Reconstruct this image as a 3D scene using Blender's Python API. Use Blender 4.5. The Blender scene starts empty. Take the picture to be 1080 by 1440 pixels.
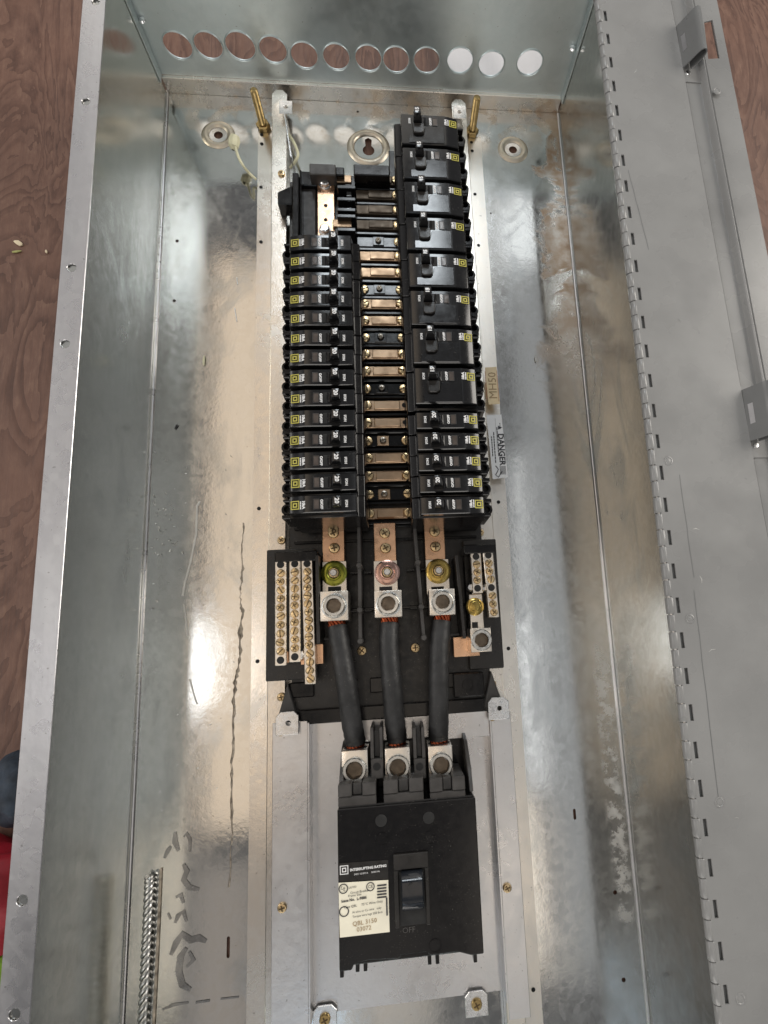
import bpy, bmesh, math, random
from mathutils import Vector, Matrix, Euler
random.seed(7)
S = bpy.context.scene
COL = S.collection
R = math.radians

# ------------------------------------------------------------------ camera
CAM_LOC = Vector((.0139, -.6933, .6317))
CAM_ROT = Euler((.1887, -.1051, -.0538))
FPX, CX, CY = 791.5, 645.5, 741.8          # focal length and optical centre of the (cropped) 1080x1440 photograph
cd = bpy.data.cameras.new('camera')
cam = bpy.data.objects.new('camera', cd); COL.objects.link(cam)
cam.location = CAM_LOC; cam.rotation_euler = CAM_ROT
cd.sensor_fit = 'VERTICAL'; cd.sensor_height = 36; cd.lens = 36 * FPX / 1440
cd.shift_x = -(CX - 540) / 1440; cd.shift_y = (CY - 720) / 1440
cd.clip_start = .01; cd.clip_end = 100
S.camera = cam
CR = CAM_ROT.to_matrix()
def at(u, v, z):                             # where the photo's point (u, v) lies on the level z (metres)
    d = CR @ Vector(((u - CX) / FPX, -(v - CY) / FPX, -1))
    return CAM_LOC + d * ((z - CAM_LOC.z) / d.z)

# ------------------------------------------------------------------ room light
w = bpy.data.worlds.new('World'); S.world = w; w.use_nodes = True
w.node_tree.nodes['Background'].inputs[0].default_value = (.97, .98, 1, 1)
w.node_tree.nodes['Background'].inputs[1].default_value = .17
def area(name, loc, target, sx, sy, radiance, color):
    l = bpy.data.lights.new(name, 'AREA'); l.shape = 'RECTANGLE'; l.size = sx; l.size_y = sy
    l.energy = radiance * sx * sy * math.pi; l.color = color
    o = bpy.data.objects.new(name, l); COL.objects.link(o); o.location = loc
    o.rotation_euler = (Vector(target) - Vector(loc)).to_track_quat('-Z', 'Y').to_euler()
    return o
def ceiling(name, x0, x1, y0, y1, radiance, color):
    return area(name, ((x0 + x1)/2, (y0 + y1)/2, 2.4), ((x0 + x1)/2, (y0 + y1)/2, 0), x1 - x0, y1 - y0, radiance, color)
ceiling('warm_ceiling_lamp', -.97, -.58, -1.57, 1.5, 1.08, (1, .79, .575))
ceiling('warm_lamp_near', -1.0, -.70, -2.6, -1.72, .30, (1, .84, .70))
ceiling('round_lamp', -1.15, -.90, -.98, -.60, 6, (.97, .98, 1))
ceiling('cream_lamp_far', .50, .66, 1.25, 1.6, .3, (1, .92, .82))
ceiling('cream_lamp_near', .36, .66, -2.3, -1.55, 1.9, (1, .88, .74))
ceiling('cool_skylight', .74, 1.10, -2.4, 1.5, .30, (.93, .97, 1))
ceiling('bright_skylight', .65, .715, -1.50, -.62, 2.4, (.95, .98, 1))
ceiling('overhead_lamp', -.32, .30, -1.28, -.40, .85, (1, .84, .67))
ceiling('overhead_lamp_near', -.32, .12, -2.6, -1.85, .5, (1, .90, .78))
ceiling('rim_fill_left', -1.8, -1.35, -1.6, 2.5, .55, (1, .97, .95))  # added to brighten the left rim; no skylight known there
ceiling('mid_skylight', .665, .74, -.85, .30, 1.0, (.95, .98, 1))
ceiling('skylight_far', .70, .95, 1.5, 2.0, 1.6, (.92, .97, 1))
ceiling('cool_doorway', -.60, -.30, -2.75, -2.3, 1.4, (.66, .83, 1))
ceiling('doorway_far', -1.3, 1.3, -3.5, -2.8, .5, (.84, .94, 1))
ceiling('ceiling_beyond', -1.2, 1.2, 2.1, 3.0, .85, (1, .93, .82))
ceiling('window_far', -.25, .32, 1.15, 1.85, 16, (.88, .95, 1))
area('window_beyond', (-.2, 3.3, 2.0), (0, 0, .1), 3.4, 1.7, .85, (1, .94, .87))
area('side_fill_right', (2.2, .3, 1.3), (.2, -.4, .1), 1.6, 1.3, 7.5, (1, .94, .86))  # added side light for the general level; no window known here
area('side_fill_left', (-2.7, -.3, 1.5), (0, -.5, .1), 3.2, 1.2, 3.2, (1, .95, .90))  # added light on the left, unseen source, lifts the diffuse level
area('fill_near', (-.5, -3.4, 1.3), (0, -.3, .1), 2.8, 1.3, 3.4, (1, .95, .89))  # added fill behind the camera, lifts the middle and the end wall
S.view_settings.view_transform = 'Standard'; S.view_settings.look = 'None'
S.view_settings.exposure = 0; S.view_settings.gamma = 1

# ------------------------------------------------------------------ node helpers
class N:
    def __init__(s, name):
        s.m = bpy.data.materials.new(name); s.m.use_nodes = True
        s.t = s.m.node_tree; s.b = s.t.nodes['Principled BSDF']
        s.g = None
    def pos(s, scale=(1, 1, 1), obj=False):
        if obj:
            n = s.t.nodes.new('ShaderNodeTexCoord'); out = n.outputs['Object']
        else:
            n = s.t.nodes.new('ShaderNodeNewGeometry'); out = n.outputs['Position']
        mp = s.t.nodes.new('ShaderNodeMapping'); mp.inputs['Scale'].default_value = scale
        s.t.links.new(out, mp.inputs[0]); return mp.outputs[0]
    def noise(s, vec, scale, detail=4, rough=.55, dist=0):
        n = s.t.nodes.new('ShaderNodeTexNoise'); n.inputs['Scale'].default_value = scale
        n.inputs['Detail'].default_value = detail; n.inputs['Roughness'].default_value = rough
        n.inputs['Distortion'].default_value = dist
        s.t.links.new(vec, n.inputs['Vector']); return n.outputs[0]
    def voro(s, vec, scale):
        n = s.t.nodes.new('ShaderNodeTexVoronoi'); n.inputs['Scale'].default_value = scale
        s.t.links.new(vec, n.inputs['Vector']); return n.outputs['Color']
    def ramp(s, fac, stops):
        n = s.t.nodes.new('ShaderNodeValToRGB'); e = n.color_ramp.elements
        while len(e) < len(stops): e.new(.5)
        for i, (p, c) in enumerate(stops):
            e[i].position = p; e[i].color = (*(c if isinstance(c, tuple) else (c, c, c)), 1)
        s.t.links.new(fac, n.inputs[0]); return n.outputs[0]
    def math(s, op, a, b=None, c=None, clamp=False):
        n = s.t.nodes.new('ShaderNodeMath'); n.operation = op; n.use_clamp = clamp
        for i, x in enumerate((a, b, c)):
            if x is None: continue
            if isinstance(x, (int, float)): n.inputs[i].default_value = x
            else: s.t.links.new(x, n.inputs[i])
        return n.outputs[0]
    def sep(s, v):
        n = s.t.nodes.new('ShaderNodeSeparateXYZ'); s.t.links.new(v, n.inputs[0]); return n.outputs
    def mix(s, fac, a, b):
        n = s.t.nodes.new('ShaderNodeMix'); n.data_type = 'RGBA'
        for i, x in ((0, fac), (6, a), (7, b)):
            if isinstance(x, (int, float)): n.inputs[i].default_value = x
            elif isinstance(x, tuple): n.inputs[i].default_value = (*x, 1)
            else: s.t.links.new(x, n.inputs[i])
        return n.outputs[2]
    def smooth(s, x, lo, hi):
        n = s.t.nodes.new('ShaderNodeMapRange'); n.interpolation_type = 'SMOOTHSTEP'
        s.t.links.new(x, n.inputs[0]); n.inputs[1].default_value = lo; n.inputs[2].default_value = hi
        return n.outputs[0]
    def bump(s, h, strength, dist):
        n = s.t.nodes.new('ShaderNodeBump'); n.inputs['Strength'].default_value = strength
        n.inputs['Distance'].default_value = dist
        s.t.links.new(h, n.inputs['Height']); s.t.links.new(n.outputs[0], s.b.inputs['Normal'])
    def set(s, key, v):
        i = s.b.inputs[key]
        if isinstance(v, (int, float)): i.default_value = v
        elif isinstance(v, tuple): i.default_value = (*v, 1)
        else: s.t.links.new(v, i)
        return s

def plain(name, col, rough=.5, metal=0, var=.25, scale=60, bump=.1, bd=.0004, spec=.5, rs=.08, dust=0):
    n = N(name); p = n.pos(obj=False)
    f = n.noise(p, scale, 5, .6)
    lo = tuple(c * (1 - var) for c in col); hi = tuple(min(1, c * (1 + var)) for c in col)
    c = n.ramp(f, [(.3, lo), (.7, hi)])
    if dust:
        dn = n.math('MULTIPLY', n.smooth(n.noise(p, 900, 2, .5), .66, .74), n.smooth(n.noise(p, 40, 4, .6), .40, .66))
        c = n.mix(n.math('MULTIPLY', dn, dust), c, (.30, .28, .25))
    n.set('Base Color', c)
    f2 = n.noise(p, scale * 2.3, 3)
    n.set('Roughness', n.ramp(f2, [(.3, max(.02, rough - rs)), (.7, min(1, rough + rs*1.2))]))
    n.set('Metallic', metal); n.set('Specular IOR Level', spec)
    if bump: n.bump(n.noise(p, scale * 5, 2), bump, bd)
    return n.m

def galv(name, tint=(.60, .61, .60), rough=.19, stains=False, streak=True, grain=.10, film_amt=.16):
    n = N(name); p = n.pos()
    pl = n.pos((11, .8, 11)) if streak else n.pos((6, 6, 6))
    big = n.noise(pl, 1.0, 5, .6, .4)
    c1 = n.ramp(big, [(.25, tuple(c * .84 for c in tint)), (.5, tint), (.78, tuple(c * 1.09 for c in tint))])
    sp = n.voro(p, 150); spg = n.sep(sp)[0]
    c2 = n.mix(n.math('MULTIPLY', spg, .14), c1, (.78, .79, .80))
    patches = n.noise(n.pos((7, 4, 7)), 2.1, 4, .62, 1.2)
    film = n.smooth(patches, .50, .68)
    c3 = n.mix(n.math('MULTIPLY', film, film_amt), c2, (.40, .44, .45))
    r0 = n.ramp(big, [(.3, rough - .05), (.7, rough + .06)])
    r1 = n.math('ADD', r0, n.math('MULTIPLY', film, film_amt*.3))
    r1 = n.math('ADD', r1, n.math('MULTIPLY', spg, .04))
    # fine scratches and specks
    scr = n.noise(n.pos((240, 14, 240)), 2, 3, .7)
    c3 = n.mix(n.math('MULTIPLY', n.smooth(scr, .66, .78), .22), c3, (.85, .85, .84))
    spk = n.noise(p, 330, 2, .5)
    c3 = n.mix(n.math('MULTIPLY', n.smooth(spk, .70, .76), .5), c3, (.16, .14, .12))
    metal = 1.0
    if stains:
        x, y, z = n.sep(p)
        nz = n.noise(p, 17, 5, .65, .8)
        # rust creeping in from the far right corner
        m = n.math('ADD', n.math('MULTIPLY', n.math('SUBTRACT', x, .228), 14), n.math('MULTIPLY', n.math('SUBTRACT', nz, .5), 3.2))
        m = n.smooth(m, -.1, .28)
        m = n.math('MULTIPLY', m, n.smooth(y, -.47, -.26))
        nz2 = n.noise(p, 40, 4, .6)
        m = n.math('MULTIPLY', m, n.ramp(nz2, [(.3, .35), (.6, 1.)]))
        # water marks under the far wall
        m2 = n.math('MULTIPLY', n.smooth(y, -.10, -.01), n.smooth(n.noise(p, 26, 4, .6, .5), .48, .60))
        # white oxide low on the right
        m3 = n.math('MULTIPLY', n.smooth(n.math('ABSOLUTE', n.math('SUBTRACT', x, .240)), .014, .002),
                    n.math('MULTIPLY', n.smooth(n.noise(p, 60, 5, .7), .44, .62),
                           n.math('MULTIPLY', n.smooth(y, -.70, -.78), n.smooth(y, -1.02, -.97))))
        c3 = n.mix(n.math('MULTIPLY', m, .88), c3, (.27, .17, .09))
        c3 = n.mix(n.math('MULTIPLY', m2, .6), c3, (.50, .40, .29))
        c3 = n.mix(n.math('MULTIPLY', m3, .3), c3, (.62, .58, .52))
        al = n.math('MAXIMUM', m, n.math('MAXIMUM', n.math('MULTIPLY', m2, .5), m3))
        r1 = n.math('ADD', r1, n.math('MULTIPLY', al, .30))
        metal = n.math('SUBTRACT', 1.0, n.math('MULTIPLY', al, .6))
    n.set('Base Color', c3); n.set('Roughness', r1); n.set('Metallic', metal)
    h = n.math('ADD', n.noise(p, 260, 3, .6), n.math('MULTIPLY', n.noise(p, 60, 2, .5), 1.2))
    n.bump(h, grain, .0012)
    return n.m

def plywood():
    n = N('plywood'); p = n.pos((4.2, 1.1, 1))
    warp = n.noise(p, 2.6, 6, .50, 1.1)
    rings = n.math('FRACT', n.math('MULTIPLY', warp, 17))
    fig = n.smooth(rings, .0, .7)
    fib = n.noise(n.pos((260, 12, 1)), 1.6, 5, .7)
    mott = n.noise(n.pos((60, 26, 1)), 1.5, 5, .68)
    f = n.math('ADD', n.math('ADD', n.math('MULTIPLY', fig, .24), n.math('MULTIPLY', fib, .38)), n.math('MULTIPLY', mott, .50))
    c = n.ramp(f, [(.30, (.052, .021, .013)), (.50, (.098, .045, .029)), (.68, (.135, .068, .046)), (.92, (.24, .14, .095))])
    blot = n.noise(n.pos((5, 3, 1)), 1.6, 5, .65)
    c = n.mix(n.math('MULTIPLY', n.smooth(blot, .44, .66), .42), c, (.165, .080, .052))
    n.set('Base Color', c); n.set('Roughness', n.ramp(fib, [(.3, .45), (.7, .7)]))
    n.bump(n.math('ADD', fib, fig), .22, .001)
    return n.m

M = dict(
    ply=plywood(),
    back=galv('galvanized_back', (.55, .545, .525), .10, stains=True, grain=.03, film_amt=.20),
    wall=galv('galvanized_wall_lit', (.68, .685, .635), .17, grain=.035),  # left wall: its brighter light is put into the tint
    wall_shaded=galv('galvanized_wall_shaded', (.42, .42, .395), .15, grain=.04, film_amt=.3),  # same metal, right wall's shade put into the tint, with more film
    endw=galv('galvanized_end', (.58, .65, .66), .42, grain=.04),
    rim=galv('galvanized_rim', (.62, .61, .62), .27, grain=.07),
    boss=galv('galvanized_boss', (.62, .55, .44), .36, grain=.05),
    rail=galv('galvanized_rail', (.80, .745, .67), .24, grain=.05),
    plate=galv('galvanized_plate', (.66, .65, .65), .27, streak=False, grain=.09),
    paint=plain('grey_enamel', (.24, .24, .237), .27, 0, .12, 9, .02, .0006, rs=.09, dust=.12),
    paint_dark=plain('grey_enamel_shade_scratch', (.14, .143, .143), .35, 0, .06, 30, .05),  # darker enamel: shade put into the clips' colour; scratches share it
    zinc=plain('zinc_plate', (.74, .74, .74), .26, 1, .06, 90, .02),
    black=plain('black_phenolic', (.0055, .0050, .0053), .17, 0, .15, 60, .010, .0002, .4, rs=.035, dust=.35),
    black_face=plain('black_breaker_face', (.0085, .0084, .0090), .13, 0, .15, 60, .008, .0002, .6, rs=.025, dust=.35),
    black_matt=plain('black_moulding', (.0125, .0110, .0100), .33, 0, .35, 70, .06, .0003, dust=.6),
    dark_grey=plain('dark_grey_moulding', (.045, .042, .040), .45, 0, .3, 90, .1),
    hole=plain('recess_shade', (.006, .006, .006), .7, 0, .2, 60, 0),  # flat black colour stands for the shade inside holes and slots
    rubber=plain('cable_jacket', (.013, .013, .0135), .52, 0, .55, 55, .35, .0008, dust=.45),
    copper=plain('copper_bar', (.80, .50, .32), .28, 1, .18, 45, .03),
    dull_bar=plain('dull_bus_bar', (.10, .078, .058), .45, .7, .3, 60, .05),
    tinned=plain('tinned_copper_bar', (.38, .265, .175), .40, 1, .2, 50, .04),
    strand=plain('copper_strand', (.34, .085, .04), .36, 1, .2, 90, .05),
    brass=plain('yellow_zinc_screw', (.66, .50, .29), .27, 1, .25, 160, .05),
    brass_dark=plain('brass_stud', (.40, .29, .13), .35, 1, .3, 120, .1),
    alu=plain('tin_plated_aluminium', (.84, .77, .68), .30, 1, .06, 70, .03),
    alu2=plain('set_screw', (.66, .66, .64), .24, 1, .08, 120, .02),
    socket=plain('screw_socket', (.16, .13, .10), .35, 1, .3, 140, .05),
    slot=plain('screw_slot', (.10, .065, .03), .5, .6, .2, 140, 0),
    steel=plain('dark_steel_screw', (.33, .30, .26), .32, 1, .25, 140, .05),
    green_zinc=plain('olive_zinc_washer', (.27, .28, .05), .20, 1, .25, 60, .02),
    pink_zinc=plain('pinkish_zinc_washer', (.55, .35, .29), .20, 1, .2, 60, .02),
    gold_zinc=plain('golden_zinc_washer', (.46, .33, .10), .20, 1, .25, 60, .02),
    yellow=plain('yellow_print', (.42, .38, .07), .5, 0, .1, 60, 0),
    white=plain('white_print', (.72, .72, .72), .5, 0, .05, 60, 0),
    window=plain('trip_window', (.085, .070, .062), .12, 0, .3, 120, .05),
    label=plain('cream_label', (.78, .74, .60), .5, 0, .05, 60, .03),
    label_white=plain('white_label', (.74, .75, .76), .45, 0, .04, 60, .03),
    label_yellow=plain('yellow_sticker', (.72, .58, .36), .5, 0, .08, 60, .03),
    ink=plain('black_ink', (.03, .03, .035), .5, 0, .1, 60, 0),
    ink_red=plain('reddish_ink', (.42, .16, .08), .5, 0, .1, 60, 0),
    ink_tan=plain('faded_ink', (.33, .22, .11), .5, 0, .1, 60, 0),
    grease=plain('dried_dirt', (.34, .29, .23), .6, .2, .6, 150, .3),
    crack=plain('dirt_in_crack', (.15, .11, .075), .6, .2, .4, 150, .1),
    cord=plain('dull_silver_cord', (.46, .455, .44), .34, 1, .2, 120, .05),
    smudge=plain('grey_marker_smudge', (.31, .305, .30), .22, .92, .3, 60, .05),
    scuff=plain('pale_scuff', (.56, .56, .54), .42, .7, .1, 90, .1),
    paper=plain('white_sheet', (.66, .65, .66), .8, 0, .04, 9, .2, .002),
    red=plain('red_cloth', (.30, .008, .02), .6, 0, .3, 25, .3, .001),
    green=plain('green_plastic', (.22, .42, .03), .35, 0, .25, 12, .1),
    navy=plain('dark_blue_cloth', (.02, .03, .045), .75, 0, .5, 60, .4, .001),
    wood=plain('pale_wood_chip', (.62, .52, .36), .7, 0, .2, 80, .2),
    leaf=plain('greenish_chip', (.33, .33, .12), .7, 0, .2, 80, .2),
    cream=plain('cream_plastic', (.66, .64, .45), .45, 0, .1, 60, .05),
    blue_lever=plain('blue_black_lever', (.010, .012, .016), .14, 0, .2, 60, .02),
)

# ------------------------------------------------------------------ object helpers
ORG = {}
def name_origin(o): return ORG.get(o.name, Vector((0, 0, 0)))
def thing(name, label, cat, loc=(0, 0, 0), group=None):
    o = bpy.data.objects.new(name, None); COL.objects.link(o); o.location = loc
    o.empty_display_size = .02
    o['label'] = label; o['category'] = cat
    if group: o['group'] = group
    ORG[o.name] = Vector(loc); return o
def tag(o, label, cat, group=None, kind=None):
    if label: o['label'] = label
    if cat: o['category'] = cat
    if group: o['group'] = group
    if kind: o['kind'] = kind
    return o
def link(name, me, mat, parent=None, smooth=35):
    if parent is not None:
        org = name_origin(parent)
        me.transform(Matrix.Translation(-org))
    me.materials.clear(); me.materials.append(mat)
    for p in me.polygons: p.use_smooth = True
    me.set_sharp_from_angle(angle=R(smooth))
    o = bpy.data.objects.new(name, me); COL.objects.link(o)
    if parent is not None:
        o.parent = parent; ORG[o.name] = name_origin(parent)
    else: ORG[o.name] = Vector((0, 0, 0))
    return o

class B:
    def __init__(s): s.m = bmesh.new()
    def _bev(s, verts, bev, seg=1):
        if not bev: return
        ed = {e for v in verts for e in v.link_edges}
        bmesh.ops.bevel(s.m, geom=list(ed), offset=bev, segments=seg, affect='EDGES', profile=.6)
    def box(s, x0, x1, y0, y1, z0, z1, bev=0, seg=1, M=None):
        x0, x1 = sorted((x0, x1)); y0, y1 = sorted((y0, y1)); z0, z1 = sorted((z0, z1))
        v = [s.m.verts.new(Vector(c)) for c in ((x0,y0,z0),(x1,y0,z0),(x1,y1,z0),(x0,y1,z0),(x0,y0,z1),(x1,y0,z1),(x1,y1,z1),(x0,y1,z1))]
        for f in ((0,3,2,1),(4,5,6,7),(0,1,5,4),(1,2,6,5),(2,3,7,6),(3,0,4,7)): s.m.faces.new([v[i] for i in f])
        if M is not None:
            for q in v: q.co = M @ q.co
        s._bev(v, bev, seg); return s
    def prism(s, poly, z0, z1, bev=0, seg=1, M=None, top=None):
        n = len(poly); a = [s.m.verts.new((x, y, z0)) for x, y in poly]
        tp = top or poly
        b = [s.m.verts.new((x, y, z1)) for x, y in tp]
        s.m.faces.new(a[::-1]); s.m.faces.new(b)
        for i in range(n): s.m.faces.new((a[i], a[(i+1) % n], b[(i+1) % n], b[i]))
        if M is not None:
            for q in a + b: q.co = M @ q.co
        bmesh.ops.recalc_face_normals(s.m, faces=list({f for v in a + b for f in v.link_faces}))
        s._bev(a + b, bev, seg); return s
    def extr(s, prof, y0, y1, bev=0, M=None):          # closed (x, z) profile swept along y
        a = [s.m.verts.new((x, y0, z)) for x, z in prof]; b = [s.m.verts.new((x, y1, z)) for x, z in prof]
        n = len(prof); s.m.faces.new(a); s.m.faces.new(b[::-1])
        for i in range(n): s.m.faces.new((a[i], b[i], b[(i+1) % n], a[(i+1) % n]))
        if M is not None:
            for q in a + b: q.co = M @ q.co
        bmesh.ops.recalc_face_normals(s.m, faces=list({f for v in a + b for f in v.link_faces}))
        s._bev(a + b, bev); return s
    def lathe(s, c, prof, seg=20, M=None, ph=0):        # profile [(r, z)] about a vertical axis through c
        rings = []
        for r, z in prof:
            if r < 1e-7: rings.append([s.m.verts.new((c[0], c[1], c[2] + z))])
            else: rings.append([s.m.verts.new((c[0] + r*math.cos(ph + 2*math.pi*k/seg), c[1] + r*math.sin(ph + 2*math.pi*k/seg), c[2] + z)) for k in range(seg)])
        for a, b in zip(rings, rings[1:]):
            for k in range(seg):
                j = (k+1) % seg
                if len(a) == 1 and len(b) == 1: continue
                if len(a) == 1: s.m.faces.new((a[0], b[k], b[j]))
                elif len(b) == 1: s.m.faces.new((a[k], a[j], b[0]))
                else: s.m.faces.new((a[k], a[j], b[j], b[k]))
        if M is not None:
            for q in sum(rings, []): q.co = M @ q.co
        return s
    def tube(s, pts, rad, seg=10, cap=True):
        pts = [Vector(p) for p in pts]; rad = rad if isinstance(rad, (list, tuple)) else [rad]*len(pts)
        up = Vector((0, 0, 1)); rings = []
        for i, p in enumerate(pts):
            d = (pts[min(i+1, len(pts)-1)] - pts[max(i-1, 0)]).normalized()
            u = d.cross(up)
            if u.length < .1: u = d.cross(Vector((1, 0, 0)))
            u.normalize(); v = u.cross(d)
            rings.append([s.m.verts.new(p + (u*math.cos(2*math.pi*k/seg) + v*math.sin(2*math.pi*k/seg))*rad[i]) for k in range(seg)])
        for a, b in zip(rings, rings[1:]):
            for k in range(seg): s.m.faces.new((a[k], a[(k+1) % seg], b[(k+1) % seg], b[k]))
        if cap: s.m.faces.new(rings[0][::-1]); s.m.faces.new(rings[-1])
        return s
    def poly(s, pts):
        s.m.faces.new([s.m.verts.new(Vector(p)) for p in pts]); return s
    def stroke(s, pts, wid, z):                         # flat painted stroke on level z
        pts = [Vector((p[0], p[1])) for p in pts]; wid = wid if isinstance(wid, (list, tuple)) else [wid]*len(pts)
        L = []
        for i, p in enumerate(pts):
            d = (pts[min(i+1, len(pts)-1)] - pts[max(i-1, 0)]).normalized(); nrm = Vector((-d.y, d.x))
            L.append((s.m.verts.new((*(p + nrm*wid[i]/2), z)), s.m.verts.new((*(p - nrm*wid[i]/2), z))))
        for a, b in zip(L, L[1:]): s.m.faces.new((a[0], a[1], b[1], b[0]))
        return s
    def done(s, name, mat, parent=None, smooth=35, recalc=True):
        if recalc: bmesh.ops.recalc_face_normals(s.m, faces=s.m.faces[:])
        me = bpy.data.meshes.new(name); s.m.to_mesh(me); s.m.free()
        return link(name, me, mat, parent, smooth)

def circle(cx, cy, r, seg=20): return [(cx + r*math.cos(2*math.pi*k/seg), cy + r*math.sin(2*math.pi*k/seg)) for k in range(seg)]
def rect(x0, x1, y0, y1): return [(x0, y0), (x1, y0), (x1, y1), (x0, y1)]
def curve_mesh(cu):
    o = bpy.data.objects.new('tmp', cu); COL.objects.link(o)
    dg = bpy.context.evaluated_depsgraph_get()
    me = bpy.data.meshes.new_from_object(o.evaluated_get(dg)); bpy.data.objects.remove(o); bpy.data.curves.remove(cu)
    return me
def plate(name, outline, holes, t, mat, parent=None, X=None, bev=0):   # sheet with real holes, in local XY, centred on z = 0
    cu = bpy.data.curves.new('tmp', 'CURVE'); cu.dimensions = '2D'; cu.fill_mode = 'BOTH'
    cu.extrude = t/2 - bev; cu.bevel_depth = bev; cu.bevel_resolution = 0
    for ring in [outline] + holes:
        sp = cu.splines.new('POLY'); sp.points.add(len(ring) - 1); sp.use_cyclic_u = True
        for p, q in zip(sp.points, ring): p.co = (q[0], q[1], 0, 1)
    me = curve_mesh(cu)
    if X is not None: me.transform(X)
    return link(name, me, mat, parent, 25)
def XZ(y): return Matrix(((1,0,0,0),(0,0,-1,y),(0,1,0,0),(0,0,0,1)))   # plate (x, z) standing at y
TXT = {}
def text_mesh(txt, size, bold=0):
    k = (txt, size, bold)
    if k not in TXT:
        cu = bpy.data.curves.new('tmp', 'FONT'); cu.body = txt; cu.size = size; cu.resolution_u = 2
        cu.align_x = 'CENTER'; cu.align_y = 'CENTER'; cu.offset = bold
        cu.fill_mode = 'FRONT'
        TXT[k] = curve_mesh(cu)
    return TXT[k].copy()
def text(name, txt, size, loc, rot, mat, parent, bold=0, X=None):
    me = text_mesh(txt, size, bold)
    me.transform(Matrix.Translation(loc) @ (X if X is not None else Matrix.Rotation(rot, 4, 'Z')))
    return link(name, me, mat, parent)
def screw(name, c, r, h, parent, mat, drive='slot', ang=0, seg=14, wdt=.13):
    b = B().lathe(c, [(r, 0), (r, h*.55), (r*.86, h*.9), (r*.55, h), (0, h)], seg)
    o = b.done(name, mat, parent)
    z = h + .00015; s = B(); wd = r*wdt
    for a in ((ang,) if drive == 'slot' else (ang, ang + math.pi/2)):
        Mx = Matrix.Translation(c) @ Matrix.Rotation(a, 4, 'Z'); ln = r*(.88 if drive == 'slot' else .6)
        s.poly([Mx @ Vector(q) for q in ((-ln, -wd, z), (ln, -wd, z), (ln, wd, z), (-ln, wd, z))]); z += .0001
    s.done('drive_recess', M['slot'], o); return o

# ------------------------------------------------------------------ floor
fl = plate('floor', rect(-3, 3, -3.4, 3), [], .01, M['ply'], None, Matrix.Translation((0, 0, -.0085)))
tag(fl, 'brown plywood floor with swirling grain', None, kind='structure')

# ------------------------------------------------------------------ enclosure
H = .254; D = .146; YB = -1.22
ENC = thing('electrical_enclosure', 'long open galvanized electrical box lying on the plywood with its grey door swung open', 'electrical box', (0, -.6, 0))
kx, ky = at(518, 205, .003).xy
bx1, by1 = at(306, 187, .003).xy; bx2, by2 = at(722, 208, .003).xy
holes = [circle(bx1, by1, .0055), circle(bx2, by2, .0055)]
key = [(kx + .0075*math.cos(a), ky - .004 + .0075*math.sin(a)) for a in [R(120 + 300*k/14) for k in range(15)]]
key += [(kx + .0045, ky + .012), (kx, ky + .015), (kx - .0045, ky + .012)]
holes.append(key)
for u, v, r in ((249, 339, .002), (245, 423, .002), (690, 300, .0012), (503, 157, .0016)):
    p = at(u, v, 0); holes.append(circle(p.x, p.y, r, 10))
for u, v, l in ((808, 1145, .004), (321, 1332, .008)):
    p = at(u, v, 0); holes.append([(p.x + .0015*math.cos(R(a)), p.y + (l if a < 180 else -l) + .0015*math.sin(R(a))) for a in (0, 45, 90, 135, 179, 181, 225, 270, 315, 359)])
for u, v in ((865, 1255), (877, 1378)):
    p = at(u, v, 0); holes.append(circle(p.x, p.y, .0022, 10))
plate('back_panel', rect(-H, H, YB, 0), holes, .0015, M['back'], ENC, Matrix.Translation((0, 0, -.00075)))
for (x, y), nm in (((bx1, by1), 0), ((bx2, by2), 0)):
    B().lathe((x, y, 0), [(.0205, .0002), (.019, .0012), (.0165, .0022), (.014, .0022), (.0125, .0014), (.011, .0003)], 40).done('mounting_boss', M['boss'], ENC, 85)
B().lathe((kx, ky, 0), [(.0275, .0002), (.026, .0016), (.0235, .0028), (.0210, .0030), (.0190, .0020), (.0180, .0004)], 48).done('keyhole_boss', M['boss'], ENC, 85)
# walls with the outward rim
B().box(-H - .0015, -H, YB, 0, -.0015, D).done('side_wall', M['wall'], ENC)
B().box(H, H + .0015, YB, 0, -.0015, D).done('side_wall', M['wall_shaded'], ENC)
fh = []
for u, v in ((136, 5), (122, 145), (102, 378), (93, 485), (33, 1265), (22, 1425)):
    p = at(u, v, D); fh.append(circle(p.x, p.y, .0042, 16))
plate('rim_flange', rect(-H - .0205, -H + .0002, YB, .02), fh, .0015, M['rim'], ENC, Matrix.Translation((0, 0, D + .0008)), .0003)
B().box(-H - .0206, -H - .0190, YB, .02, D - .012, D - .0001).done('rim_return', M['rim'], ENC)
B().box(H - .0002, H + .020, YB, .02, D, D + .0015).done('rim_flange', M['rim'], ENC)
B().box(-H, H, YB - .0015, YB, -.0015, D).done('end_wall', M['endw'], ENC)
B().box(-H - .0188, -H - .0016, YB, .02, D - .0012, D - .0003).done('rim_fold', M['wall_shaded'], ENC)
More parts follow.
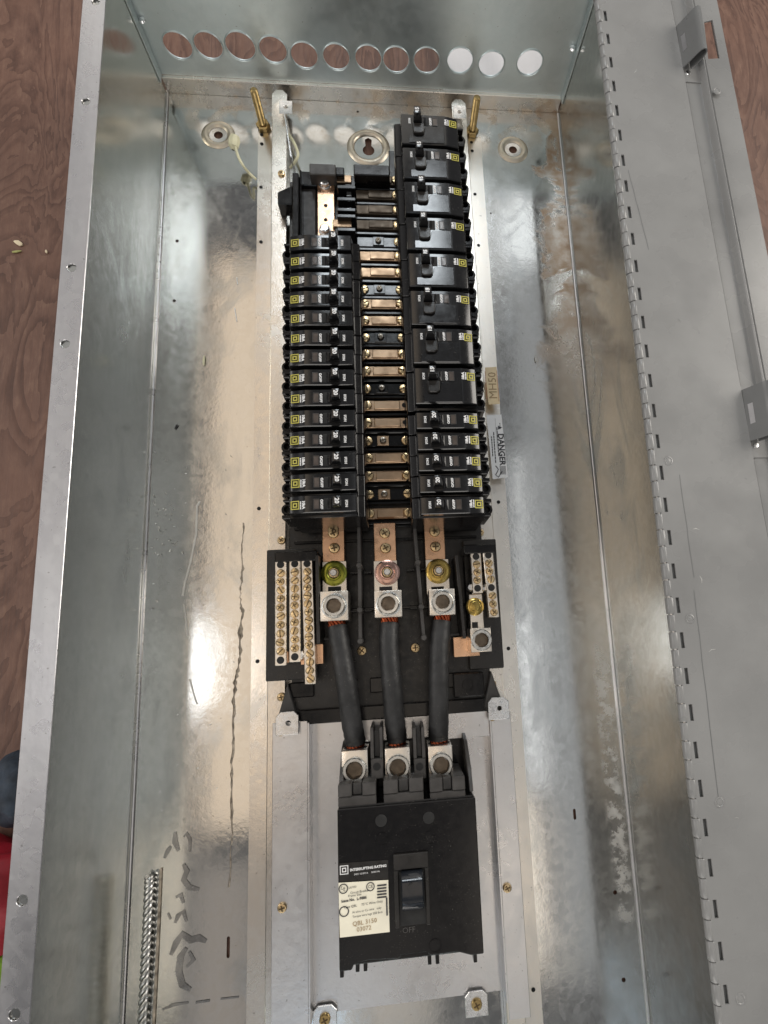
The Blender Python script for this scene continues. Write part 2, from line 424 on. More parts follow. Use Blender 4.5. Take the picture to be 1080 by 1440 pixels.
# far end wall with its row of open knockouts
kh = []
for i, (u, v) in enumerate(((250, 64), (293, 64), (338, 65), (384, 70), (428, 78), (473, 80), (518, 82), (557, 84), (600, 85), (647, 85), (691, 90), (745, 88))):
    d = CR @ Vector(((u - CX)/FPX, -(v - CY)/FPX, -1)); p = CAM_LOC + d*(-CAM_LOC.y/d.y)
    kh.append((p.x, p.z))
plate('end_wall', rect(-H, H, .0208, D + .002), [circle(x, z, .0158 if i != 2 else .0168, 32) for i, (x, z) in enumerate(kh)], .0015, M['endw'], ENC, XZ(.00075), .0002)
for i, (x, z) in enumerate(kh):                      # pressed burr round every knockout
    r = .0158 if i != 2 else .0168
    B().lathe((0, 0, 0), [(r, -.0010), (r + .0006, -.0014), (r + .0011, -.0008), (r + .0012, 0)], 32,
              M=Matrix.Translation((x, 0, z)) @ Matrix.Rotation(R(-90), 4, 'X') ).done('knockout_rim', M['endw'], ENC)
B().box(-H + .001, H - .001, -.0045, .0005, 0, .0205, .0006).done('end_lip', M['rail'], ENC)
for sx in (-1, 1):
    B().box(sx*(H - .0003), sx*(H - .0018), -.013, -.0005, .021, D, .0003).done('corner_tab', M['endw'], ENC)
    B().tube([(sx*(H - .001), -.0065, .001), (sx*(H - .001), YB, .001)], .0014, 8).done('corner_fold', M['rim'], ENC)
    B().lathe((sx*(H - .006), -.003, .085), [(.004, 0), (.003, .002), (0, .0026)], 10).done('weld_spot', M['zinc'], ENC)

# ------------------------------------------------------------------ door and hinge (grey enamel)
ZD = .1505
def shear(me_obj, x0=.30, k=.0262):
    for v in me_obj.data.vertices:
        y = v.co.y + ORG[me_obj.name].y
        if v.co.x > .30: v.co.x += -k*(y + .10)*min(1, (v.co.x - .30)/.04)
    return me_obj
sy0 = -.0401; slots = [sy0 - .0305*k for k in range(-2, 37)]
sl = [rect(.2595, .2628, y - .0068, y + .0068) for y in slots]
seam = lambda y: .3408 - .0262*(y + .02)
def hinge_plate():
    b = B(); ys = sorted({.12, YB} | {y + d for y in slots for d in (-.0068, .0068)}, reverse=True)
    ys = [y for y in ys if YB <= y <= .12]
    zt, zb = ZD + .0008, ZD - .0008
    def hole(i): return any(abs((ys[i] + ys[i+1])/2 - y) < .004 for y in slots)
    cols = lambda y: (.2560, .2595, .2628, seam(y) - .0004)
    T = [[b.m.verts.new((x, y, zt)) for x in cols(y)] for y in ys]; U = [[b.m.verts.new((x, y, zb)) for x in cols(y)] for y in ys]
    for i in range(len(ys) - 1):
        h = hole(i)
        for c in range(3):
            if c == 1 and h: continue
            b.m.faces.new((T[i][c], T[i][c+1], T[i+1][c+1], T[i+1][c])); b.m.faces.new((U[i][c], U[i+1][c], U[i+1][c+1], U[i][c+1]))
        for c in ((0, 3, 1, 2) if h else (0, 3)): b.m.faces.new((T[i][c], T[i+1][c], U[i+1][c], U[i][c]))
        for k, e in ((i, i - 1), (i + 1, i + 1)):
            if h: b.m.faces.new((T[k][1], T[k][2], U[k][2], U[k][1]))
    for k in (0, len(ys) - 1):
        for c in range(3): b.m.faces.new((T[k][c], T[k][c+1], U[k][c+1], U[k][c]))
    return b.done('door', M['paint'], ENC, 25)
DOOR = hinge_plate()
for k, y in enumerate(slots):
    for j, yy in enumerate((y, y - .01525)):
        r = .0040 if j == 0 else .0037
        B().tube([(.2552, yy - .0072, ZD - .0026), (.2552, yy - .0066, ZD - .0026), (.2552, yy + .0066, ZD - .0026), (.2552, yy + .0072, ZD - .0026)],
                 [r*.9, r, r, r*.9], 12).done('hinge_knuckle', M['paint'], DOOR)
B().tube([(.2552, .12, ZD - .0026), (.2552, YB, ZD - .0026)], .0024, 8).done('hinge_pin', M['zinc'], DOOR)
B().box(.2562, .2655, YB, .12, D + .0017, D + .0022).done('hinge_leaf', M['paint_dark'], DOOR)
# outer leaf: flat, rolled rib, outer strip with an oblong cut-out, turned edge
t = .0015
def xs(x, y): return x - .0262*(y + .02)
def strip(name, prof, mat):
    b = B(); ys = [.12 - .0335*k for k in range(41)]
    rows = [[b.m.verts.new((xs(x, y), y, z)) for x, z in prof] for y in ys]
    for a, c in zip(rows, rows[1:]):
        for i in range(len(prof)): j = (i+1) % len(prof); b.m.faces.new((a[i], a[j], c[j], c[i]))
    b.m.faces.new(rows[0]); b.m.faces.new(rows[-1][::-1])
    return b.done(name, mat, DOOR)
z1 = ZD - .0022
prof_top = [(.3428, z1), (.3596, z1), (.3606, z1 + .0020), (.3614, z1 + .0058), (.3628, z1 + .0072), (.3642, z1 + .0060), (.3652, z1 + .0014), (.3664, z1 - .0012), (.3692, z1 - .0012), (.3705, z1)]
for e in (.3389, .3429): strip('seam_shade_lip', [(e, z1 - .0016), (e + .0012, z1 - .0016), (e + .0012, z1 - .016), (e, z1 - .016)], M['paint'])  # lips added to keep the seam gap in shade
strip('seam_shade_strip', [(.3402, z1 - .0150), (.3428, z1 - .0150), (.3428, z1 - .0160), (.3402, z1 - .0160)], M['paint_dark'])  # added dark strip closing the gap, its colour stands for shade
strip('door_leaf', prof_top + [(x, z - .0012) for x, z in prof_top[::-1]], M['paint'])
def holed_strip():
    O = so([(.3707, .12), (.3985, .12), (.3985, YB), (.3707, YB)])
    I = [tuple(at(u, v, z1).xy) for u, v in ((990, 31), (1002, 28), (1012, 82), (996, 83))]
    b = B(); L = [[b.m.verts.new((x, y, z)) for x, y in P] for z in (z1, z1 - t) for P in (O, I)]
    for k in range(4):
        n = (k + 1) % 4
        b.m.faces.new((L[0][k], L[0][n], L[1][n], L[1][k])); b.m.faces.new((L[2][k], L[3][k], L[3][n], L[2][n]))
        b.m.faces.new((L[0][k], L[2][k], L[2][n], L[0][n])); b.m.faces.new((L[1][k], L[1][n], L[3][n], L[3][k]))
    return b.done('outer_strip', M['paint'], DOOR)
def so(pts): return [(xs(x, y), y) for x, y in pts]
holed_strip()
strip('turned_edge', [(.3969, z1 - .0017), (.3983, z1 - .0017), (.3983, z1 - .014), (.3969, z1 - .014)], M['paint'])
# bent spring clips standing on the seam
def bracket(ya, yb, k):
    pts = [(-.0012, .0004), (.0080, .0190), (.0100, .0222), (.0128, .0238), (.0158, .0232), (.0176, .0206), (.0178, .0170), (.0164, .0120), (.0130, .0060), (.0095, .0008)]
    inner = [(.0006, .0010), (.0090, .0186), (.0108, .0212), (.0130, .0226), (.0152, .0221), (.0165, .0202), (.0167, .0170), (.0154, .0124), (.0121, .0066), (.0086, .0012)]
    b = B()
    poly = pts + inner[::-1]; x0 = xs(.3412, (ya + yb)/2)
    b.extr([(x0 + x, z1 + .0012 + z) for x, z in poly], ya, yb)
    o = b.done('spring_clip', M['paint_dark'], DOOR, 40)
    B().extr([(x0 - .004, z1 + .0002), (x0 + .028, z1 + .0002), (x0 + .028, z1 + .0011), (x0 - .004, z1 + .0011)], ya + .004, yb - .016).done('clip_foot', M['paint'], o)
    ym = (ya + yb)/2; a = Vector((x0 + .0010, 0, z1 + .0012 + .0044)); dv = Vector((.0092, 0, .0186)).normalized(); nn = Vector((-.0186, 0, .0092)).normalized()*.0003
    B().poly([a + Vector((0, ym - .010, 0)) + nn, a + dv*.005 + Vector((0, ym - .010, 0)) + nn, a + dv*.005 + Vector((0, ym + .010, 0)) + nn, a + Vector((0, ym + .010, 0)) + nn]).done('clip_slot', M['rim'], o)
    B().lathe((x0 + .006, yb - .004, z1 + .0011), [(.0030, 0), (.0026, .0008), (0, .0010)], 12).done('weld_spot', M['zinc'], o)
pb = at(950, 100, z1); pt = at(950, 30, z1)
bracket(at(942, 40, z1).y, at(946, 98, z1).y, 0)
bracket(at(1020, 550, z1).y, at(1029, 622, z1).y, 1)
for u, v in ((1008, 128), (940, 648), (970, 870), (1012, 1128), (1042, 1405)):
    p = at(u, v, ZD + .0008)
    B().lathe((p.x, p.y, ZD + .0008), [(.0045, 0), (.0042, .0004), (.0034, .0006), (.0028, .0001), (.0012, .0002), (0, .0006)], 18).done('spot_weld', M['paint'], DOOR)
for a, c in (((883, 240), (912, 352)), ((955, 668), (975, 812)), ((975, 830), (1010, 1125))):
    p, q = at(*a, ZD), at(*c, ZD)
    B().stroke([p.lerp(q, k/8) + Vector((random.uniform(-.0003, .0003), 0, 0)) for k in range(9)], .0007, ZD + .0009).done('scratch', M['paint_dark'], DOOR)
for k in range(26):
    u, v = random.uniform(880, 1060), random.uniform(20, 1400)
    if u < 850 + .125*v + 25: continue
    p = at(u, v, ZD + .0009)
    if p.x > .336 - .0262*(p.y + .02) : continue
    a_ = random.uniform(0, 3.14); l_ = random.uniform(.002, .008)
    B().stroke([(p.x, p.y), (p.x + math.cos(a_)*l_*.5, p.y + math.sin(a_)*l_*.5), (p.x + math.cos(a_ + .3)*l_, p.y + math.sin(a_ + .3)*l_)], [.0003, .0007, .0002], ZD + .0009).done('scuff_mark', M['scuff'] if k % 2 else M['paint_dark'], DOOR)
# marks on the back panel
b = B(); pts = []; wd = []
for u, v, wv in ((343, 735, 1.5), (341, 765, 3), (340, 800, 4), (338, 822, 2), (339, 838, .6), (339, 850, 2), (342, 862, 5), (338, 890, 5), (338, 915, 3.5), (335, 935, 3), (332, 955, 5), (330, 980, 4), (329, 1010, 3), (328, 1045, 4), (326, 1075, 4), (324, 1110, 3), (325, 1150, 3), (326, 1175, 1), (324, 1200, 2), (322, 1260, .8)):
    p = at(u, v, .0004)
    pts.append(p + Vector((random.uniform(-.001, .001), 0, 0))); wd.append(wv*.0009)
fine_p, fine_w = [], []
for (a, c, wa, wc) in zip(pts, pts[1:], wd, wd[1:]):
    for k in range(5):
        f = k/5; fine_p.append(a.lerp(c, f) + Vector((random.uniform(-.0007, .0007), 0, 0))); fine_w.append((wa + (wc - wa)*f)*random.uniform(.15, 1.2))
b.stroke(fine_p, fine_w, .0004).done('dirt_line', M['grease'], ENC)
B().stroke([p + Vector((-.0006 + random.uniform(-.0007, .0007), 0, 0)) for p in fine_p], [w_*.28*random.uniform(0, 1.3) for w_ in fine_w], .0006).done('dirt_crack', M['crack'], ENC)
b = B()
for st, wv in ((((231, 1207), (236, 1196), (240, 1190)), 5), (((246, 1170), (246, 1184), (251, 1197)), 6), (((258, 1177), (262, 1172), (267, 1180), (267, 1198)), 4),
               (((258, 1215), (263, 1225), (258, 1237), (266, 1248), (280, 1251)), 6), (((247, 1262), (254, 1258), (258, 1270)), 5), (((236, 1284), (240, 1293)), 4),
               (((246, 1298), (250, 1288), (258, 1282), (262, 1296)), 5), (((240, 1343), (248, 1325), (256, 1314), (268, 1322), (280, 1319), (290, 1324)), 7),
               (((262, 1333), (254, 1345), (251, 1365), (256, 1385), (268, 1392)), 7), (((266, 1338), (272, 1350), (262, 1360)), 5), (((228, 1420), (245, 1413), (265, 1410)), 3), (((275, 1410), (295, 1407)), 4), (((310, 1405), (336, 1402)), 3)):
    for k, pq in enumerate([st]):
        P = [at(u, v, .0004) for u, v in pq]
        b.stroke(P, [wv*.0009*(.55 if i in (0, len(P)-1) else 1) for i in range(len(P))], .0005)
b.done('marker_smudge', M['smudge'], ENC)
b = B()
for pq, wv in ((((281, 705), (277, 712), (276, 750), (268, 790), (260, 820), (257, 838)), 2.2), (((259, 850), (262, 875), (264, 895)), 1.2), (((267, 955), (272, 975), (277, 990)), 1.6), (((330, 433), (333, 452)), 1), (((333, 390), (334, 400)), 1)):
    b.stroke([at(u, v, .0004) for u, v in pq], wv*.001, .0005)
b.done('pale_scuff', M['scuff'], ENC)

# ------------------------------------------------------------------ panel interior: rails, base, bus
INT = thing('panel_interior', 'metal rails, black base and copper bus bars bolted down the middle of the box', 'bus bar panel', (0, -.5, 0))
XL, XR = -.1212, .1236
def rail(sx):
    s = sx; xo = XL if s < 0 else XR; ytop = -.022; 
    prof = [(xo + s*.0200, .0005), (xo + s*.0200, .0040), (xo + s*.0012, .0045), (xo, .0060), (xo, .0180), (xo - s*.0008, .0190), (xo - s*.0175, .0190), (xo - s*.0182, .0182),
            (xo - s*.0182, .0010), (xo - s*.0170, .0010), (xo - s*.0170, .0172), (xo - s*.0018, .0172), (xo + s*.0012, .0030), (xo + s*.0188, .0026), (xo + s*.0188, .0005)]
    # the low outer strip begins further down than the raised one
    yy = -.052
    top = [p for p in prof]
    B().extr(prof, yy, YB + .01, 0).done('mounting_rail', M['rail'], INT, 30)
    B().prism([(xo, yy + .0002), (xo - s*.0182, yy + .0002), (xo - s*.0182, -.018), (xo - s*.013, -.012), (xo - s*.005, -.012), (xo, -.018)], .0172, .019).done('rail_end', M['rail'], INT)
    for u, v in (((367, 263), (367, 340), (364, 715), (362, 930), (368, 189), (368, 202)) if s < 0 else ((668, 273), (673, 345), (701, 706), (715, 912), (750, 1392), (663, 200), (664, 212))):
        p = at(u, v, .0045 if s < 0 else .012)
        zz = .0046 if abs(p.x) > abs(xo) else .0191
        p = at(u, v, zz); B().lathe((p.x, p.y, zz), [(.0021, 0), (0, .0001)], 12).done('rail_hole', M['hole'], INT)
rail(-1); rail(1)
# little tabs near the far end
for u, v in ((402, 151), (646, 158)):
    p = at(u, v, .028)
    plate('mounting_tab', rect(p.x - .0075, p.x + .0075, p.y - .009, p.y + .009), [circle(p.x, p.y, .0028, 12)], .0015, M['zinc'], INT, Matrix.Translation((0, 0, .028)), .0003)
    B().box(p.x - .0055, p.x + .0055, p.y + .0092, p.y + .0105, .019, .0272).done('tab_leg', M['zinc'], INT)
# slanted steel strip beside the left rail at the top
a, c = at(402, 172, .02), at(411, 232, .02)
B().extr([(0, 0), (.0012, 0), (.0012, .024), (0, .024)], 0, 1, M=Matrix(((1, c.x - a.x, 0, a.x), (0, c.y - a.y, 0, a.y), (0, 0, 1, .008), (0, 0, 0, 1)))).done('side_strap', M['zinc'], INT)
for u, v, z in ((396, 245, .019), (396, 760, .019), (396, 980, .019), (397, 1276, .036), (675, 749, .019), (692, 962, .019), (713, 1248, .036)):
    p = at(u, v, z); screw('rail_screw', (p.x, p.y, z), .0044, .0028, INT, M['brass'], 'cross', random.uniform(0, 1.5))
# black moulded base
BZ = .026
b = B()
L0, R0 = -.0985, .1085
b.prism([(L0, -.150), (-.004, -.135), (.0215, -.135), (.0215, -.100), (.0945, -.100), (.1040, -.180), (R0, -.57), (R0, -.775), (L0 + .004, -.775), (L0, -.57)], .006, BZ, .001)
b.done('insulator_base', M['black_matt'], INT)
b = B()                                                   # raised mould lines in the open lower field
for y in (-.577, -.592, -.665): b.box(L0 + .006, R0 - .006, y - .0015, y + .0015, BZ, BZ + .0035, .0006)
b.box(L0 + .002, R0 - .002, -.776, -.762, BZ, BZ + .006, .001)
for x in (-.085, -.005, .075): b.box(x - .012, x + .012, -.750, -.735, BZ, BZ + .003, .001)
p = at(655, 962, BZ); b.box(p.x - .014, p.x + .018, p.y - .012, p.y + .012, BZ, BZ + .010, .0012)
b.done('base_rib', M['black'], INT)
B().lathe((p.x + .001, p.y, BZ + .0099), [(.0062, 0), (.0058, .0006), (.0050, .0006), (.0047, 0)], 20).done('mould_ring', M['black'], INT)
b = B()                                                   # side skirts under the terminal bars
b.box(-.1195, -.0700, -.7320, -.5990, .0192, .034, .001).done('terminal_shelf', M['black_matt'], INT)
B().box(.0860, .1225, -.7330, -.5960, .0192, .034, .001).done('terminal_shelf', M['black_matt'], INT)
for sx, x in ((-1, -.098), (1, .1085)):
    B().prism([(x, -.735), (x + sx*.012, -.775), (x - sx*.002, -.785), (x - sx*.010, -.770)], .019, .034, .001).done('base_foot', M['dark_grey'], INT)
for u, v in ((509, 915), (584, 911)):
    p = at(u, v, BZ); screw('base_screw', (p.x, p.y, BZ), .0050, .0028, INT, M['brass'], 'cross', random.uniform(0, 1.5))
# phase barriers
for (u0, v0, u1, v1) in ((505, 742, 507, 905), (583, 738, 596, 900)):
    a, c = at(u0, v0, .060), at(u1, v1, .060)
    Mx = Matrix(((1, (a.x - c.x)/(a.y - c.y), 0, c.x), (0, 1, 0, c.y), (0, 0, 1, 0), (0, 0, 0, 1)))
    o = B().box(-.0017, .0017, 0, a.y - c.y, BZ, .064, .0005, M=Mx).done('phase_barrier', M['dark_grey'], INT)
    for f in (.02, .28, .66):
        q = c.lerp(a, f); B().lathe((q.x, q.y, BZ), [(.0030, 0), (.0030, .040), (.0024, .041), (0, .041)], 10).done('barrier_post', M['dark_grey'], o)
    for f in (.28, .62):
        q = c.lerp(a, f)
        for e in (-1, 1): B().box(q.x + e*.0030, q.x + e*.011, q.y - .001, q.y + .001, BZ, .044, .0004).done('barrier_web', M['black_matt'], o)
for (u0, v0, u1, v1, s) in ((447, 782, 449, 905, -1), (641, 782, 652, 898, 1)):
    a, c = at(u0, v0, .058), at(u1, v1, .058)
    Mx = Matrix(((1, (a.x - c.x)/(a.y - c.y), 0, c.x), (0, 1, 0, c.y), (0, 0, 1, 0), (0, 0, 0, 1)))
    o = B().box(-.0016, .0016, 0, a.y - c.y, BZ, .066, .0005, M=Mx).done('phase_barrier', M['black_matt'], INT)
    for f in (.05, .55):
        q = c.lerp(a, f); B().prism([(q.x - s*.0018, q.y - .0012), (q.x - s*.013, q.y - .0012), (q.x - s*.013, q.y + .0012), (q.x - s*.0018, q.y + .0012)], BZ, BZ + .014, .0003).done('barrier_gusset', M['dark_grey'], o)
# bus stabs between the two breaker columns
SZ = .036
rows = [(253, 'c'), (274, 'c'), (295, 'c'), (316, 'c'), (338, 'k'), (360, 'c'), (383, 'c'), (405.6, 'k'), (427.6, 'c'), (450.8, 'c'), (473.4, 'k'), (497.9, 'c'), (521.7, 'c'), (545.5, 'k'), (570, 'h'), (594.4, 'h'), (618.9, 'k'), (643.9, 'c'), (669.3, 'c'), (694.4, 'k'), (721.9, 'c')]
for v, kind in rows:
    lx = 503 + (v - 338)*.0234 - 1; rx = lx + 62
    a, c = at(lx, v, SZ), at(rx, v + (3 if 0 else 0), SZ); y = (a.y + c.y)/2
    m = M['tinned'] if v > 340 else M['dull_bar']
    if kind in 'ch':
        o = B().box(a.x, c.x, y - .0058, y + .0058, .030, SZ, .0005).done('bus_bar', m, INT)
        B().box(a.x + .0145, a.x + .043, y - .0050, y + .0046, SZ - .001, SZ + .0022, .0006).done('stab_blade', m, o)
    else:
        o = B().box(a.x, c.x, y - .0062, y + .0062, .028, SZ - .003, .0005).done('bus_bar', M['black'], INT)
        p = at((lx + rx)/2 - 1, v, SZ)
        B().box(p.x - .0065, p.x + .0065, y - .0055, y + .0055, SZ - .003, SZ - .001, .0004).done('stab_blade', M['tinned'] if v > 600 else M['black'], o)
        screw('stab_screw', (p.x, y, SZ - .0012), .0036, .003, o, M['steel'], 'cross', random.uniform(0, 1.5), 12)
    for x, k in ((a.x + .007, 0), (a.x + .0480, 1)):
        if v < 400 and k == 0: continue
        if kind == 'h' and k == 1:
            B().lathe((x, y, SZ + .0002), [(.0028, 0), (0, .0001)], 12).done('bar_hole', M['hole'], o); continue
        screw('stab_screw', (x, y, SZ if kind != 'k' else SZ - .003), .0051, .0026, o, M['brass'], 'slot', random.uniform(0, 3), 14)
    # insulating ledge under each stab
    B().box(a.x - .003, c.x + .004, y - .0112, y - .0080, BZ, .0335, .0006).done('insulating_ledge', M['black'], INT)
# open bus end at upper left
def blk(name, u0, v0, u1, v1, z0, z1, mat, bev=.001, par=None):
    a, c = at(u0, v0, z1), at(u1, v1, z1)
    return B().box(a.x, c.x, a.y, c.y, z0, z1, bev).done(name, mat, par or INT)
blk('end_block', 435, 229, 472, 246, .02, .056, M['dark_grey'])
blk('end_block', 472, 234, 484, 246, .02, .050, M['black'])
blk('end_block', 497, 230, 548, 247, .02, .054, M['black'])
blk('base_pad', 424, 262, 445, 336, .02, .034, M['dark_grey'], .0015)
blk('side_block', 411, 242, 420, 334, .016, .056, M['black'])
blk('side_block', 421, 238, 424, 334, .02, .050, M['black'])
blk('end_block', 421, 240, 446, 261, .02, .040, M['black'])
cp = blk('copper_end_plate', 446, 250, 471, 338, .030, .040, M['copper'], .0006)
for v in (289, 309):
    p = at(458, v, .0402); B().lathe((p.x, p.y, .0402), [(.0022, 0), (0, .0001)], 12).done('bar_hole', M['hole'], cp)
for v in (259, 324):
    p = at(457, v, .041); B().lathe((p.x, p.y, .040), [(.0075, 0), (.0072, .001), (.0056, .0014), (.0054, .0055), (.004, .0066), (0, .0068)], 16).done('plate_bolt', M['zinc'], cp)
for v in (249, 312):
    a = at(470, v, .044); B().box(a.x - .002, a.x + .020, a.y - .006, a.y + .004, .040, .0436, .0006).done('bus_tongue', M['tinned'], cp)
for v, z1 in ((262, .054), (279, .052), (294, .050), (303, .050), (322, .052)):
    a, c = at(474, v, z1), at(500, v, z1)
    B().box(a.x, c.x, a.y - .0022, a.y + .0022, .02, z1, .0006).done('bus_fin', M['black'], INT)
for v in (275, 296):
    a = at(491, v, .044); B().box(a.x - .003, a.x + .003, a.y - .002, a.y + .002, .036, .046, .0005).done('bus_clip', M['zinc'], INT)
a = at(394, 285, .03); B().prism([(a.x - .001, a.y - .010), (a.x + .016, a.y - .010), (a.x + .016, a.y + .016), (a.x - .001, a.y + .006)], .0195, .040, .001).done('side_ear', M['black'], INT)
# copper straps and main lugs
CAB = []
for (u0, u1, vt, vb, uc, lu, lv, wash, col) in ((453, 485, 724, 800, 469, (450, 832, 490, 872), (453, 790, 488, 834), 'green_zinc', 0), (525, 558, 739, 795, 541, (526, 831, 566, 867), (525, 789, 560, 834), 'pink_zinc', 1), (595, 627, 722, 792, 611, (603, 829, 641, 864), (598, 787, 633, 832), 'gold_zinc', 2)):
    za = .045
    a, c = at(u0, vt - 3, za), at(u1, vb, za)
    sc = B().box(a.x, c.x, c.y, a.y + (.012 if col != 1 else 0), .030, za, .0006).done('copper_strap', M['copper'], INT)
    for v in (750, 771):
        p = at(uc + (v - 750)*.06, v - (2 if col == 2 else 0), za); screw('strap_screw', (p.x, p.y, za), .0056, .0026, sc, M['brass'], 'cross', random.uniform(0, 1.5), 16)
    a, c = at(lv[0], lv[1], .050), at(lv[2], lv[3], .050); lg = B().box(a.x, c.x, a.y, c.y - .002, .0453, .0500, .0005)
    a, c = at(lu[0], lu[1], .074), at(lu[2], lu[3], .074)
    lg.box(a.x, c.x, c.y, a.y, .036, .074, .0010, 2)
    lg = lg.done('main_lug', M['alu'], INT)
    lx0, lx1, ly0, ly1 = a.x, c.x, c.y, a.y
    p = at((lv[0] + lv[2])/2 + (-1, 2, 1)[col], lv[1] + 16, .052)
    B().lathe((p.x, p.y, .0500), [(.0130, 0), (.0130, .0010), (.0105, .0018), (.0074, .0018), (.0070, .0026), (.0058, .0028), (.0052, .0020)], 32).done('washer', M[wash], lg)
    B().lathe((p.x, p.y, .0520), [(.0056, -.001), (.0056, .0024), (.0048, .0032), (.0036, .0030)], 12, ph=.3).done('lug_nut', M['brass'], lg)
    B().lathe((p.x, p.y, .0540), [(.0036, -.002), (.0036, .0040), (.003, .0048), (0, .0048)], 14).done('lug_bolt', M['zinc'], lg)
    q = at((lv[0] + lv[2])/2, 829, .0503); B().box(q.x - .0065, q.x + .0065, q.y - .0032, q.y + .0030, .0498, .0503).done('lug_slot', M['hole'], lg)
    sx, sy = (lx0 + lx1)/2, (ly0 + ly1)/2
    B().lathe((sx, sy, .0736), [(.0124, 0), (.0122, .0010), (.0112, .0012), (.0106, .0006), (.0102, .0036), (.0096, .0044), (.0072, .0044)], 32).done('set_screw', M['alu2'], lg)
    B().lathe((sx, sy, .0736), [(.0073, .0044), (.0070, .0006), (0, .0005)], 6, ph=.2).done('hex_socket', M['socket'], lg)
    CAB.append((sx, ly0, .0555))
# hat-shaped breaker pan below
PZ = .036; Pz = .014
b = B()
yt = -.772; yb = -1.045
b.box(-.1120, -.0785, yb, yt, PZ - .0015, PZ, .0004); b.done('pan_flange', M['plate'], INT)
b = B(); b.box(.1050, .1255, yb - .008, yt - .004, PZ - .0015, PZ, .0004); b.done('pan_flange', M['plate'], INT)
b = B(); b.extr([(-.0785, PZ - .0002), (-.0785, Pz), (.1050, Pz), (.1050, PZ - .0002), (.1036, PZ - .0002), (.1036, Pz + .0015), (-.0771, Pz + .0015), (-.0771, PZ - .0002)], yb + .006, yt - .002)
b.done('breaker_pan', M['plate'], INT)
b = B(); a, c = at(640, 988, .034), at(690, 1006, .034); b.box(.060, .1035, -.800, -.768, .0300, .0316, .0004); b.done('pan_step', M['plate'], INT)
b = B(); b.box(-.040, .056, -.798, -.770, .0200, .0260, .0008); b.done('pan_step', M['plate'], INT)
for u, v, mt in ((404, 1017, 1), (701, 996, 1), (457, 1432, 2), (670, 1411, 2)):
    z = .040 if mt == 1 else .019
    p = at(u, v, z); rr = .0105
    o = plate('pan_tab', [(p.x - rr, p.y - rr), (p.x + rr, p.y - rr), (p.x + rr, p.y + rr*.6), (p.x + rr*.6, p.y + rr), (p.x - rr*.6, p.y + rr), (p.x - rr, p.y + rr*.6)], [circle(p.x + .001, p.y, .0028, 12)], .002, M['zinc'], INT, Matrix.Translation((0, 0, z)), .0004)
    if mt == 2: screw('tab_screw', (p.x, p.y, z + .001), .0052, .003, o, M['brass_dark'], 'cross', .4)
    else: 
        q = at(u - 9, v + 12, PZ); screw('tab_screw', (q.x, q.y, PZ), .0042, .0024, o, M['brass_dark'], 'cross', .4)
# labels on the right rail
def rail_label(name, c4, mat, z):
    P = [at(u, v, z) for u, v in c4]
    return B().prism([(p.x, p.y) for p in P], z, z + .0003).done(name, mat, INT), P
z = .0193
lab, P = rail_label('yellow_sticker', ((682, 517), (698, 516), (703, 568), (687, 569)), M['label_yellow'], z)
cx, cy = sum(p.x for p in P)/4, sum(p.y for p in P)/4
text('sticker_text', 'MH50', .0135, (cx + .0005, cy, z + .0005), R(90), M['ink_tan'], lab)
b = B(); b.box(cx + .0060, cx + .0066, cy - .020, cy + .019, z + .0004, z + .0005); b.box(cx - .0080, cx - .0074, cy - .017, cy + .018, z + .0004, z + .0005)
b.done('sticker_rule', M['ink_red'], lab)
lab, P = rail_label('warning_label', ((684, 584), (705, 583), (714, 671), (693, 674)), M['label_white'], z)
cx, cy = sum(p.x for p in P)/4, sum(p.y for p in P)/4
kk = (P[0].x - P[3].x)/(P[0].y - P[3].y)
text('warning_text', 'DANGER', .0095, (cx + .0048, cy - .004, z + .0005), R(-90), M['ink'], lab, .0003)
b = B()
b.prism([(cx + .0025, cy + .020), (cx + .0075, cy + .0225), (cx + .0025, cy + .025)], z + .0004, z + .0005)
b.done('warning_triangle', M['ink'], lab)
b = B()
for x, y0, y1, step in ((-.0030, -.020, .014, .0021), (-.0058, -.012, .010, .0019), (.0012, -.012, .022, .0023)):
    y = y0
    while y < y1:
        l = random.uniform(.5, .9)*step*2; b.box(cx + x - .0006, cx + x + .0006, y + cy, y + cy + l, z + .0004, z + .0005); y += l + .0006
for k in range(6): b.box(cx + .0015 + k*.0012, cx + .0021 + k*.0012, cy - .034, cy - .024, z + .0004, z + .0005)
for k in range(4): b.box(cx + .0045, cx + .0055, cy + .028 - k*.002, cy + .0268 - k*.002, z + .0004, z + .0005)
b.box(cx - .0002, cx, cy - .002, cy + .034, z + .0004, z + .0005)
b.done('small_print', M['ink'], lab)
b = B().tube([at(697, 655, z + .0006), at(701, 660, z + .0006), at(697, 668, z + .0006), at(701, 671, z + .0006), at(706, 663, z + .0006)], .0005, 4).done('ink_scribble', M['ink'], lab)

